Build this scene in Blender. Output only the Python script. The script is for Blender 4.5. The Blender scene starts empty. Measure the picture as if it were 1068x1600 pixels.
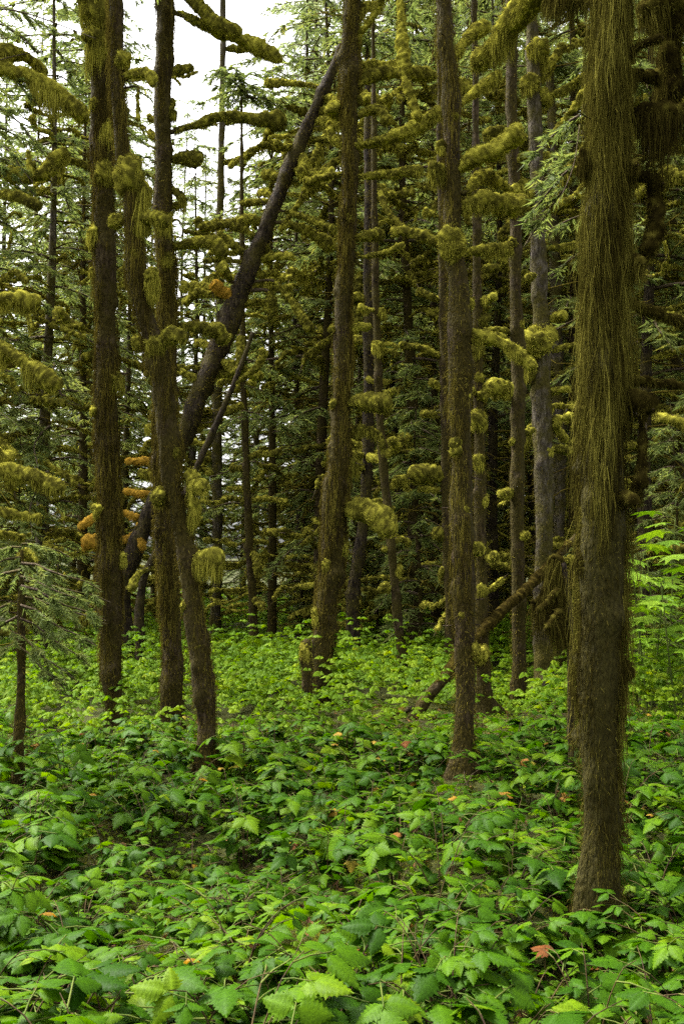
import bpy, math
import numpy as np
from mathutils import Matrix, Vector, Euler

R = math.radians
sc = bpy.context.scene
col = sc.collection
rng = np.random.default_rng(11)

# ---------------------------------------------------------------- camera
CAM_Z, F_PX, CX, CY, HORIZON = 2.2, 1557.0, 534.0, 800.0, 870.0
PITCH = math.atan((HORIZON - CY) / F_PX)
cam_d = bpy.data.cameras.new('camera')
cam_d.sensor_fit = 'HORIZONTAL'; cam_d.sensor_width = 24.0; cam_d.lens = 24.0 * F_PX / 1068.0
cam_d.clip_start = 0.05; cam_d.clip_end = 2000
cam = bpy.data.objects.new('camera', cam_d); col.objects.link(cam)
cam.location = (0, 0, CAM_Z); cam.rotation_euler = (R(90) + PITCH, 0, 0)
sc.camera = cam

# ---------------------------------------------------------------- sky, sun, exposure (overcast)
SUN_EL, SUN_AZ = 60.0, -62.0           # azimuth measured from +Y towards +X: behind and to the left
world = bpy.data.worlds.new('World'); sc.world = world; world.use_nodes = True
wn = world.node_tree; wn.nodes.clear()
sky = wn.nodes.new('ShaderNodeTexSky'); sky.sky_type = 'NISHITA'; sky.sun_disc = False
sky.sun_elevation = R(SUN_EL); sky.sun_rotation = R(SUN_AZ); sky.dust_density = 6.0; sky.air_density = 1.0
hs = wn.nodes.new('ShaderNodeHueSaturation'); hs.inputs['Saturation'].default_value = 0.04
bg = wn.nodes.new('ShaderNodeBackground'); bg.inputs['Strength'].default_value = 0.065
wo = wn.nodes.new('ShaderNodeOutputWorld')
wn.links.new(sky.outputs[0], hs.inputs['Color']); wn.links.new(hs.outputs[0], bg.inputs[0]); wn.links.new(bg.outputs[0], wo.inputs[0])
sun_d = bpy.data.lights.new('sun', 'SUN'); sun_d.energy = 1.5; sun_d.angle = R(18); sun_d.color = (1.0, 0.95, 0.86)
sun = bpy.data.objects.new('sun', sun_d); col.objects.link(sun)
sd = Vector((math.sin(R(SUN_AZ)) * math.cos(R(SUN_EL)), math.cos(R(SUN_AZ)) * math.cos(R(SUN_EL)), math.sin(R(SUN_EL))))
sun.rotation_euler = sd.to_track_quat('Z', 'Y').to_euler(); sun.location = (-8, 8, 30)
sc.view_settings.view_transform = 'Standard'; sc.view_settings.look = 'None'
sc.view_settings.gamma = 1.0; sc.view_settings.exposure = 3.4
sc.view_settings.use_curve_mapping = False
cy = sc.cycles
cy.use_denoising = False; cy.max_bounces = 6; cy.diffuse_bounces = 4; cy.glossy_bounces = 2
cy.transmission_bounces = 4; cy.transparent_max_bounces = 4; cy.caustics_reflective = False; cy.caustics_refractive = False

# ---------------------------------------------------------------- helpers
def px(x, y, d):
    """point at forward distance d (metres) that the pixel x, y of the photograph looks at"""
    vx, vz = (x - CX) / F_PX, -(y - CY) / F_PX
    c, s = math.cos(PITCH), math.sin(PITCH)
    dy, dz = c - vz * s, s + vz * c
    k = d / dy
    return np.array([vx * k, d, CAM_Z + dz * k])

def ground_z(x, y):
    x = np.asarray(x, float); y = np.asarray(y, float)
    z = 0.07 * np.sin(0.9 * x + 0.5 * y + 1.0) + 0.06 * np.sin(1.7 * x - 0.8 * y) + 0.05 * np.sin(2.9 * x + 2.3 * y + 2)
    z += 0.16 * np.exp(-(((x - 1.3) / 1.6) ** 2 + ((y - 12.5) / 1.6) ** 2))
    z += 0.22 * np.exp(-(((x - 3.9) / 1.6) ** 2 + ((y - 11.5) / 2.5) ** 2))
    z -= 0.16 * np.exp(-(((x + 1.0) / 0.7) ** 2 + ((y - 7.2) / 0.8) ** 2))
    return z * np.clip(y / 3.0, 0.2, 1.0)

class NZ:
    """cheap smooth vector noise from random sines"""
    def __init__(self, seed, n=10):
        r = np.random.default_rng(seed); self.k = r.normal(size=(n, 3)); self.p = r.uniform(0, 6.28, n); self.n = n
    def __call__(self, P, f=1.0):
        return np.sin(np.tensordot(np.asarray(P) * f, self.k, axes=([-1], [1])) + self.p).sum(-1) / math.sqrt(self.n / 2.0) / 1.6
NOISE = NZ(5)

class Geo:
    def __init__(self): self.v = []; self.t = []; self.q = []; self.a = []; self.m3 = []; self.m4 = []; self.n = 0
    def add(self, V, T=None, Q=None, var=0.5, mi=0):
        V = np.asarray(V, np.float32).reshape(-1, 3)
        if T is not None and len(T): self.t.append(np.asarray(T) + self.n); self.m3.append(np.full(len(T), mi))
        if Q is not None and len(Q): self.q.append(np.asarray(Q) + self.n); self.m4.append(np.full(len(Q), mi))
        self.v.append(V); self.a.append(np.broadcast_to(np.asarray(var, np.float32), (len(V),))); self.n += len(V)
    def mesh(self, name, mats, origin=(0, 0, 0), smooth=True, uv=None):
        me = bpy.data.meshes.new(name)
        V = np.concatenate(self.v) - np.asarray(origin, np.float32)
        T = np.concatenate(self.t) if self.t else np.zeros((0, 3), int)
        Q = np.concatenate(self.q) if self.q else np.zeros((0, 4), int)
        me.vertices.add(len(V)); me.vertices.foreach_set('co', V.ravel())
        nl = len(T) * 3 + len(Q) * 4; me.loops.add(nl); me.polygons.add(len(T) + len(Q))
        me.loops.foreach_set('vertex_index', np.concatenate([T.ravel(), Q.ravel()]).astype(np.int32))
        st = np.concatenate([np.arange(len(T)) * 3, len(T) * 3 + np.arange(len(Q)) * 4]).astype(np.int32)
        me.polygons.foreach_set('loop_start', st)
        mi = np.concatenate(self.m3 + self.m4).astype(np.int32)
        me.polygons.foreach_set('material_index', mi)
        me.polygons.foreach_set('use_smooth', np.full(len(T) + len(Q), smooth))
        at = me.attributes.new('var', 'FLOAT', 'POINT'); at.data.foreach_set('value', np.concatenate(self.a).astype(np.float32))
        for m in (mats if isinstance(mats, (list, tuple)) else [mats]): me.materials.append(m)
        me.update(calc_edges=True)
        return me

def link(name, me, parent=None, loc=(0, 0, 0), rot=None, scale=None):
    o = bpy.data.objects.new(name, me); col.objects.link(o)
    o.location = loc
    if rot is not None: o.rotation_euler = rot
    if scale is not None: o.scale = scale if hasattr(scale, '__len__') else (scale,) * 3
    if parent is not None: o.parent = parent
    return o

def tag(o, label=None, cat=None, group=None, kind=None):
    for k, v in (('label', label), ('category', cat), ('group', group), ('kind', kind)):
        if v: o[k] = v
    return o

def thing(name, loc, label, cat, group=None, rz=0.0):
    return tag(link(name, None, None, tuple(loc), (0, 0, rz)), label, cat, group)

def unit(v): return v / np.maximum(np.linalg.norm(v, axis=-1, keepdims=True), 1e-9)

def resample(P, step):
    """Catmull-Rom through P, resampled evenly; returns points and their 0..1 position along control points"""
    P = np.asarray(P, float)
    if len(P) == 2: P = np.array([P[0], (P[0] + P[1]) / 2, P[1]])
    Q = np.vstack([2 * P[0] - P[1], P, 2 * P[-1] - P[-2]]); out = []; u = []
    for i in range(1, len(Q) - 2):
        t = np.linspace(0, 1, 24, endpoint=False)[:, None]
        a, b, c, d = Q[i - 1], Q[i], Q[i + 1], Q[i + 2]
        out.append(0.5 * (2 * b + (c - a) * t + (2 * a - 5 * b + 4 * c - d) * t ** 2 + (3 * b - a - 3 * c + d) * t ** 3)); u.append(i - 1 + t[:, 0])
    out = np.vstack(out + [P[-1:]]); u = np.concatenate(u + [[len(P) - 1.0]])
    s = np.concatenate([[0], np.cumsum(np.linalg.norm(np.diff(out, axis=0), axis=1))])
    n = max(4, int(s[-1] / step) + 1); q = np.linspace(0, s[-1], n)
    return np.stack([np.interp(q, s, out[:, k]) for k in range(3)], 1), np.interp(q, s, u), q

def frames(P):
    T = unit(np.gradient(P, axis=0)); ref = np.array([0, 0, 1.0]) if abs(T[:, 2].mean()) < 0.75 else np.array([0, -1.0, 0])
    B = unit(np.cross(T, ref)); N = np.cross(B, T)
    return T, N, B

def tube(g, P, Rr, nseg, var=0.3, mi=0, cap=True):
    """Rr: (n,) or (n,nseg) radii"""
    P = np.asarray(P, float); n = len(P); T, N, B = frames(P)
    Rr = np.asarray(Rr, float); Rr = np.repeat(Rr[:, None], nseg, 1) if Rr.ndim == 1 else Rr
    a = np.arange(nseg) / nseg * 2 * np.pi
    D = np.cos(a)[None, :, None] * N[:, None] + np.sin(a)[None, :, None] * B[:, None]
    V = (P[:, None] + D * Rr[..., None]).reshape(-1, 3)
    i, j = np.meshgrid(np.arange(n - 1), np.arange(nseg), indexing='ij'); j2 = (j + 1) % nseg
    Q = np.stack([i * nseg + j, i * nseg + j2, (i + 1) * nseg + j2, (i + 1) * nseg + j], -1).reshape(-1, 4)
    Tt = None
    if cap:
        V = np.vstack([V, P[0] - T[0] * Rr[0].mean() * .2, P[-1] + T[-1] * Rr[-1].mean() * .4]); k = np.arange(nseg); k2 = (k + 1) % nseg
        Tt = np.vstack([np.stack([np.full(nseg, n * nseg), k2, k], 1), np.stack([np.full(nseg, n * nseg + 1), (n - 1) * nseg + k, (n - 1) * nseg + k2], 1)])
    g.add(V, Tt, Q, var, mi)
    return T, N, B, D, Rr

def blades(g, P, D, L, W, var, mi=0):
    """single-triangle fuzz"""
    n = len(P); S = unit(np.cross(D, rng.normal(size=(n, 3)))) * (np.asarray(W).reshape(-1, 1) / 2)
    tip = P + D * np.asarray(L).reshape(-1, 1)
    V = np.stack([P - S, P + S, tip], 1); k = np.arange(n)[:, None] * 3
    g.add(V, k + np.array([[0, 1, 2]]), None, np.repeat(var, 3), mi)

def strands(g, P, D, L, W, var, droop=0.6, mi=0, curl=0.12, k=3):
    """hanging strands: strips of k segments that start along D and fall"""
    n = len(P); L = np.asarray(L).reshape(-1, 1)
    S = unit(np.cross(D + np.array([0, 0, -1.0]), rng.normal(size=(n, 3)))) * (np.asarray(W).reshape(-1, 1) / 2)
    pts = [P]; cur = P.copy(); d = D.copy()
    for s in range(k):
        d = unit(d * (1 - droop) + np.array([0, 0, -1.0]) * droop + rng.normal(size=(n, 3)) * curl); cur = cur + d * L / k; pts.append(cur.copy())
    V = []
    for s in range(k): w = 1 - 0.55 * s / k; V += [pts[s] - S * w, pts[s] + S * w]
    V.append(pts[k]); V = np.stack(V, 1); m = 2 * k + 1; b = np.arange(n)[:, None] * m
    Q = np.vstack([b + np.array([[2 * s, 2 * s + 1, 2 * s + 3, 2 * s + 2]]) for s in range(k - 1)]) if k > 1 else None
    g.add(V, b + np.array([[2 * k - 2, 2 * k - 1, 2 * k]]), Q, np.repeat(var, m), mi)

# ---------------------------------------------------------------- materials
def newmat(name):
    m = bpy.data.materials.new(name); m.use_nodes = True; nt = m.node_tree; nt.nodes.clear()
    return m, nt, nt.nodes.new('ShaderNodeOutputMaterial')
def N_(nt, t, **kw):
    n = nt.nodes.new(t)
    for k, v in kw.items():
        if k in n.inputs: n.inputs[k].default_value = v
        else: setattr(n, k, v)
    return n
def ramp(nt, fac, stops):
    r = nt.nodes.new('ShaderNodeValToRGB'); e = r.color_ramp.elements
    while len(e) < len(stops): e.new(0.5)
    for el, (p, c) in zip(e, stops): el.position = p; el.color = (*c, 1)
    nt.links.new(fac, r.inputs[0]); return r.outputs[0]
def math_(nt, op, a, b):
    n = nt.nodes.new('ShaderNodeMath'); n.operation = op
    for i, v in enumerate((a, b)):
        if isinstance(v, (int, float)): n.inputs[i].default_value = v
        else: nt.links.new(v, n.inputs[i])
    return n.outputs[0]
def wpos(nt, scale=(1, 1, 1), space='GEO'):
    if space == 'GEO': s = nt.nodes.new('ShaderNodeNewGeometry').outputs['Position']
    else: s = nt.nodes.new('ShaderNodeTexCoord').outputs['Object']
    m = nt.nodes.new('ShaderNodeMapping'); m.inputs['Scale'].default_value = scale; nt.links.new(s, m.inputs[0]); return m.outputs[0]
def noise(nt, vec, scale, detail=3, rough=0.6):
    n = N_(nt, 'ShaderNodeTexNoise', Scale=scale, Detail=detail, Roughness=rough); nt.links.new(vec, n.inputs['Vector']); return n.outputs['Fac']

def moss_mat(name, stops, trans=0.14, nscale=3.0):
    m, nt, out = newmat(name)
    a = N_(nt, 'ShaderNodeAttribute', attribute_name='var')
    nz = noise(nt, wpos(nt), nscale, 3)
    oi = nt.nodes.new('ShaderNodeObjectInfo').outputs['Random']
    f = math_(nt, 'ADD', math_(nt, 'MULTIPLY', a.outputs['Fac'], 0.55), math_(nt, 'MULTIPLY', nz, 0.5))
    f = math_(nt, 'ADD', f, math_(nt, 'MULTIPLY', math_(nt, 'SUBTRACT', oi, 0.5), 0.16))
    c = ramp(nt, f, stops)
    d = N_(nt, 'ShaderNodeBsdfDiffuse', Roughness=0.6); t = nt.nodes.new('ShaderNodeBsdfTranslucent'); mx = N_(nt, 'ShaderNodeMixShader'); mx.inputs[0].default_value = trans
    nt.links.new(c, d.inputs[0]); nt.links.new(c, t.inputs[0]); nt.links.new(d.outputs[0], mx.inputs[1]); nt.links.new(t.outputs[0], mx.inputs[2])
    bp = N_(nt, 'ShaderNodeBump', Strength=0.8, Distance=0.01); nt.links.new(noise(nt, wpos(nt), 90, 3), bp.inputs['Height']); nt.links.new(bp.outputs[0], d.inputs['Normal'])
    nt.links.new(mx.outputs[0], out.inputs[0]); return m
M = {}
M['moss'] = moss_mat('moss_yellow_green', [(0.15, (0.022, 0.020, 0.005)), (0.38, (0.098, 0.090, 0.014)), (0.58, (0.30, 0.280, 0.036)), (0.84, (0.62, 0.58, 0.09))])
M['moss_shag'] = moss_mat('moss_olive_hanging', [(0.18, (0.008, 0.006, 0.002)), (0.45, (0.030, 0.024, 0.005)), (0.70, (0.10, 0.088, 0.015)), (0.95, (0.26, 0.235, 0.045))])
M['moss_trunk'] = moss_mat('moss_brown_trunk', [(0.15, (0.012, 0.009, 0.003)), (0.42, (0.048, 0.036, 0.008)), (0.68, (0.125, 0.10, 0.017)), (0.95, (0.25, 0.215, 0.036))], 0.15, 2.2)
M['moss_gold'] = moss_mat('moss_golden', [(0.12, (0.12, 0.07, 0.012)), (0.45, (0.32, 0.19, 0.025)), (0.7, (0.5, 0.30, 0.04)), (0.95, (0.62, 0.42, 0.08))])
M['moss_ground'] = moss_mat('moss_ground', [(0.12, (0.012, 0.013, 0.003)), (0.42, (0.048, 0.052, 0.006)), (0.68, (0.12, 0.125, 0.010)), (0.95, (0.22, 0.22, 0.02))], 0.25, 1.1)

def bark_mat(name, c0, c1, c2, mossc, mossamt, scale=(26, 26, 7)):
    m, nt, out = newmat(name)
    v = wpos(nt, (1, 1, 1))
    b1 = noise(nt, wpos(nt, scale), 1.0, 5, 0.65)
    c = ramp(nt, b1, [(0.34, c0), (0.50, c1), (0.68, c2)])
    mm = noise(nt, v, 2.6, 4, 0.65)
    mk = ramp(nt, mm, [(max(0, 0.62 - mossamt * 0.5), (0, 0, 0)), (min(1, 0.82 - mossamt * 0.5), (1, 1, 1))])
    fine = noise(nt, wpos(nt, (60, 60, 22)), 1.0, 3)
    mc = ramp(nt, fine, [(0.3, tuple(x * .35 for x in mossc)), (0.7, mossc)])
    mix = nt.nodes.new('ShaderNodeMix'); mix.data_type = 'RGBA'
    nt.links.new(mk, mix.inputs[0]); nt.links.new(c, mix.inputs[6]); nt.links.new(mc, mix.inputs[7])
    p = N_(nt, 'ShaderNodeBsdfPrincipled', Roughness=0.9); p.inputs['Specular IOR Level'].default_value = 0.08
    nt.links.new(mix.outputs[2], p.inputs[0])
    vo = N_(nt, 'ShaderNodeTexVoronoi', Scale=1.0); vo.feature = 'DISTANCE_TO_EDGE'; nt.links.new(wpos(nt, (scale[0] * 1.2, scale[1] * 1.2, scale[2] * 1.6)), vo.inputs['Vector'])
    h = math_(nt, 'ADD', math_(nt, 'MULTIPLY', vo.outputs[0], 0.8), math_(nt, 'ADD', b1, math_(nt, 'MULTIPLY', fine, 0.5)))
    bp = N_(nt, 'ShaderNodeBump', Strength=1.0, Distance=0.025); nt.links.new(h, bp.inputs['Height']); nt.links.new(bp.outputs[0], p.inputs['Normal'])
    nt.links.new(p.outputs[0], out.inputs[0]); return m
M['bark'] = bark_mat('bark_brown_mossy', (0.005, 0.0035, 0.002), (0.026, 0.017, 0.009), (0.085, 0.062, 0.036), (0.048, 0.038, 0.008), 0.6)
M['bark_moss'] = bark_mat('bark_deep_moss', (0.008, 0.006, 0.003), (0.024, 0.017, 0.008), (0.05, 0.038, 0.018), (0.042, 0.036, 0.008), 0.9)
M['bark_grey'] = bark_mat('bark_grey_flaky', (0.014, 0.011, 0.008), (0.048, 0.039, 0.029), (0.125, 0.108, 0.085), (0.07, 0.06, 0.012), 0.5)
M['bark_dark'] = bark_mat('bark_black_wet', (0.006, 0.0045, 0.003), (0.018, 0.013, 0.008), (0.055, 0.042, 0.026), (0.06, 0.05, 0.012), 0.35)
M['wood'] = bark_mat('twig_wood', (0.03, 0.02, 0.012), (0.07, 0.05, 0.032), (0.14, 0.11, 0.08), (0.09, 0.075, 0.02), 0.35, (60, 60, 30))

def leaf_mat(name, stops, rough=0.5, trans=0.38, source='OBJ', spec=0.06, vein=True):
    m, nt, out = newmat(name)
    oi = nt.nodes.new('ShaderNodeObjectInfo').outputs['Random']
    a = N_(nt, 'ShaderNodeAttribute', attribute_name='var').outputs['Fac']
    nz = noise(nt, wpos(nt), 1.3, 2)
    src = math_(nt, 'ADD', math_(nt, 'MULTIPLY', oi if source == 'OBJ' else a, 0.6), math_(nt, 'MULTIPLY', nz, 0.45))
    c = ramp(nt, src, stops)
    bpn = None
    if vein:
        # var carries the distance to the nearest vein on near leaves: light veins, pleats painted darker for slight quilted relief
        mp = ramp(nt, a, [(0.0, (1.28, 1.25, 1.1)), (0.35, (1, 1, 1)), (1.0, (0.86, 0.88, 0.9))])
        mx = nt.nodes.new('ShaderNodeMix'); mx.data_type = 'RGBA'; mx.blend_type = 'MULTIPLY'; mx.inputs[0].default_value = 1.0
        nt.links.new(c, mx.inputs[6]); nt.links.new(mp, mx.inputs[7]); c = mx.outputs[2]
    sp = ramp(nt, noise(nt, wpos(nt), 55, 3), [(0.30, (0.72, 0.74, 0.7)), (0.55, (1, 1, 1)), (0.75, (1.08, 1.05, 1.0))])
    m2 = nt.nodes.new('ShaderNodeMix'); m2.data_type = 'RGBA'; m2.blend_type = 'MULTIPLY'; m2.inputs[0].default_value = 1.0
    nt.links.new(c, m2.inputs[6]); nt.links.new(sp, m2.inputs[7]); c = m2.outputs[2]
    p = N_(nt, 'ShaderNodeBsdfPrincipled', Roughness=rough); p.inputs['Specular IOR Level'].default_value = spec
    nt.links.new(c, p.inputs[0])
    bp = N_(nt, 'ShaderNodeBump', Strength=0.35, Distance=0.004); nt.links.new(noise(nt, wpos(nt), 120, 2), bp.inputs['Height']); nt.links.new(bp.outputs[0], p.inputs['Normal'])
    t = nt.nodes.new('ShaderNodeBsdfTranslucent'); g = N_(nt, 'ShaderNodeHueSaturation', Value=1.5, Saturation=1.05); nt.links.new(c, g.inputs['Color']); nt.links.new(g.outputs[0], t.inputs[0])
    mx = N_(nt, 'ShaderNodeMixShader'); mx.inputs[0].default_value = trans
    nt.links.new(p.outputs[0], mx.inputs[1]); nt.links.new(t.outputs[0], mx.inputs[2]); nt.links.new(mx.outputs[0], out.inputs[0]); return m
GREEN = [(0.10, (0.010, 0.034, 0.001)), (0.45, (0.027, 0.072, 0.0014)), (0.75, (0.055, 0.112, 0.002)), (0.98, (0.115, 0.16, 0.003))]
M['leaf'] = leaf_mat('salmonberry_leaf', GREEN)
M['leaf_yellow'] = leaf_mat('yellowed_leaf', [(0.1, (0.15, 0.07, 0.012)), (0.5, (0.24, 0.14, 0.018)), (0.9, (0.20, 0.19, 0.02))], 0.55)
M['leaf_brown'] = leaf_mat('withered_leaf', [(0.1, (0.07, 0.022, 0.008)), (0.5, (0.13, 0.05, 0.012)), (0.9, (0.17, 0.08, 0.02))], 0.7)
M['leaf_far'] = leaf_mat('undergrowth_leaf', [(0.10, (0.032, 0.070, 0.002)), (0.45, (0.066, 0.125, 0.0035)), (0.75, (0.118, 0.178, 0.005)), (0.98, (0.22, 0.24, 0.009))], 0.6, 0.38, 'ATT', 0.05, False)  # brighter than the near leaf: light falling in the clearing is painted in
M['leaf_club'] = leaf_mat('broad_palmate_leaf', [(0.1, (0.05, 0.105, 0.006)), (0.5, (0.085, 0.155, 0.010)), (0.9, (0.13, 0.20, 0.014))], 0.5, 0.3)
M['needles'] = leaf_mat('spruce_needles', [(0.10, (0.038, 0.055, 0.013)), (0.45, (0.084, 0.110, 0.028)), (0.75, (0.15, 0.165, 0.038)), (0.98, (0.29, 0.25, 0.045))], 0.7, 0.48, 'ATT', 0.08, False)
M['needles_skylit'] = leaf_mat('spruce_needles_skylit', [(0.10, (0.075, 0.10, 0.045)), (0.45, (0.145, 0.180, 0.078)), (0.75, (0.22, 0.25, 0.105)), (0.98, (0.34, 0.31, 0.10))], 0.7, 0.5, 'ATT', 0.08, False)  # lighter needle copy; open-sky light on far crowns is put into the colour
def stem_mat(name, c0, c1):
    m, nt, out = newmat(name); p = N_(nt, 'ShaderNodeBsdfPrincipled', Roughness=0.7); p.inputs['Specular IOR Level'].default_value = 0.08
    nt.links.new(ramp(nt, noise(nt, wpos(nt), 9, 3), [(0.35, c0), (0.65, c1)]), p.inputs[0]); nt.links.new(p.outputs[0], out.inputs[0]); return m
M['petiole'] = stem_mat('petiole_green', (0.035, 0.055, 0.008), (0.07, 0.085, 0.014))
M['cane'] = stem_mat('cane_brown', (0.022, 0.013, 0.007), (0.055, 0.038, 0.013))
def ground_mat():
    m, nt, out = newmat('forest_floor'); v = wpos(nt)
    big = noise(nt, v, 0.7, 4); fine = noise(nt, v, 38, 5, 0.7); mid = noise(nt, v, 6, 4)
    soil = ramp(nt, fine, [(0.3, (0.006, 0.004, 0.002)), (0.55, (0.022, 0.014, 0.007)), (0.75, (0.06, 0.038, 0.017))])
    ms = ramp(nt, fine, [(0.3, (0.006, 0.007, 0.001)), (0.55, (0.03, 0.034, 0.004)), (0.78, (0.10, 0.10, 0.009))])
    k = ramp(nt, math_(nt, 'ADD', math_(nt, 'MULTIPLY', big, 0.55), math_(nt, 'MULTIPLY', mid, 0.5)), [(0.24, (0, 0, 0)), (0.36, (1, 1, 1))])
    mx = nt.nodes.new('ShaderNodeMix'); mx.data_type = 'RGBA'; nt.links.new(k, mx.inputs[0]); nt.links.new(soil, mx.inputs[6]); nt.links.new(ms, mx.inputs[7])
    p = N_(nt, 'ShaderNodeBsdfPrincipled', Roughness=0.95); p.inputs['Specular IOR Level'].default_value = 0.15; nt.links.new(mx.outputs[2], p.inputs[0])
    bp = N_(nt, 'ShaderNodeBump', Strength=1.0, Distance=0.03); nt.links.new(math_(nt, 'ADD', fine, mid), bp.inputs['Height']); nt.links.new(bp.outputs[0], p.inputs['Normal'])
    nt.links.new(p.outputs[0], out.inputs[0]); return m
M['ground'] = ground_mat()

# ---------------------------------------------------------------- ground
def build_ground():
    g = Geo()
    xs = np.concatenate([[-900, -300, -100, -50, -30], np.linspace(-20, 20, 161), [30, 50, 100, 300, 900]])
    ys = np.concatenate([[-300, -60, -20, -8], np.linspace(-3, 30, 166), np.linspace(31, 60, 30), [80, 150, 400, 1200]])
    X, Y = np.meshgrid(xs, ys, indexing='ij'); Z = ground_z(X, Y) * (np.abs(X) < 60) * (np.abs(Y) < 70)
    n, m = X.shape; i, j = np.meshgrid(np.arange(n - 1), np.arange(m - 1), indexing='ij')
    Q = np.stack([i * m + j, (i + 1) * m + j, (i + 1) * m + j + 1, i * m + j + 1], -1).reshape(-1, 4)
    g.add(np.stack([X, Y, Z], -1), None, Q)
    o = link('ground', g.mesh('ground', M['ground'])); o['kind'] = 'structure'
build_ground()

# ---------------------------------------------------------------- moss
def moss_sleeve(g, P0, r, fringe=0.0, d=12.0, dens=1.0, club=1.25, start=0.45, rough=0.17, shaggy=0.0):
    """fat sleeve of moss round the path P0: lumpy tube, fuzz, hanging fringe"""
    s_px = d / 1000.0                                   # about one pixel at this distance
    r *= 0.90; fringe *= 1.2; P, u, q = resample(P0, max(0.014, r * 0.2)); n = len(P); L = q[-1]; t = q / L
    prof = start + (1 - start) * np.clip(t / 0.30, 0, 1) ** 0.8
    prof *= 1 + (club - 1) * t
    tip = np.clip((L - q) / (r * 1.3), 0, 1); prof *= np.sqrt(1 - (1 - tip) ** 2) * 0.98 + 0.02
    ns = 18; off = rng.uniform(0, 50, 3)
    T, N, B = frames(P)
    P = P + np.array([0, 0, 1.0]) * (0.18 * r * prof)[:, None]
    a = np.arange(ns) / ns * 2 * np.pi
    D0 = np.cos(a)[None, :, None] * N[:, None] + np.sin(a)[None, :, None] * B[:, None]
    lum = np.clip(0.95 + 0.26 * NOISE(P + off, 0.30 / r) + 0.10 * NOISE(P + off, 1.4 / r), 0.35, 1.5)
    Rr = r * (prof * lum)[:, None] * (1 + rough * NOISE(P[:, None] + D0 * r + off, 1.2 / r) + 0.7 * rough * NOISE(P[:, None] + D0 * r + off, 3.0 / r)) + max(0.005, 0.0006 * d) * NOISE(P[:, None] + D0 * r + off, 70.0)
    Rr = np.maximum(Rr, 0.15 * r * prof[:, None])
    V0 = (P[:, None] + D0 * Rr[..., None]).reshape(-1, 3); tube(g, P, Rr, ns, var=np.r_[np.clip(.30 + .30 * NOISE(V0, 60.0), 0, 1), .4, .4])
    area = (2 * np.pi * Rr.mean(1)).mean() * L
    bw = max(0.0035, 0.6 * s_px); nb = int(min(9000, dens * area * 1.0 / (bw * 0.026)))
    i = rng.integers(0, n, nb); f = rng.uniform(0, 2 * np.pi, nb); jj = (f / (2 * np.pi) * ns).astype(int) % ns
    dirs = np.cos(f)[:, None] * N[i] + np.sin(f)[:, None] * B[i]
    pos = P[i] + dirs * (Rr[i, jj] * 0.93)[:, None] + T[i] * rng.uniform(-.5, .5, (nb, 1)) * L / n
    D = unit(dirs * 0.8 + rng.normal(size=(nb, 3)) * 0.38 + np.array([0, 0, -0.25 - shaggy]) + T[i] * 0.25)
    bl = (0.013 + 0.10 * r) * rng.uniform(0.4, 1.6, nb) * (1 + shaggy)
    blades(g, pos, D, bl, bw * rng.uniform(0.7, 1.4, nb), np.clip(0.48 + 0.28 * NOISE(pos, 45.0) + rng.normal(0, 0.26, nb), 0, 1))
    if fringe > 0:
        ns_ = int(min(6000, dens * L / (bw * 0.07)))
        i = rng.integers(0, n, ns_); f = np.pi + rng.normal(0, 0.9, ns_)
        dirs = np.cos(f)[:, None] * N[i] + np.sin(f)[:, None] * B[i]
        pos = P[i] + dirs * (Rr[i].mean(1) * 0.85)[:, None] + T[i] * rng.uniform(-.5, .5, (ns_, 1)) * L / n
        m = 0.14 + 1.05 * np.clip(0.42 + 0.9 * NOISE(pos * np.array([1, 1, 0.1]) + off, 11.0), 0, 1) ** 1.6; kp = m > rng.uniform(0, .6, ns_); pos, dirs, i, m = pos[kp], dirs[kp], i[kp], m[kp]; ns_ = len(pos)
        strands(g, pos, unit(dirs + T[i] * 0.2), fringe * m * rng.uniform(0.25, 1.0, ns_), bw * rng.uniform(0.6, 1.1, ns_), np.clip(rng.normal(0.45, 0.2, ns_), 0, 1), 0.75, 0, 0.10)

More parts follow.
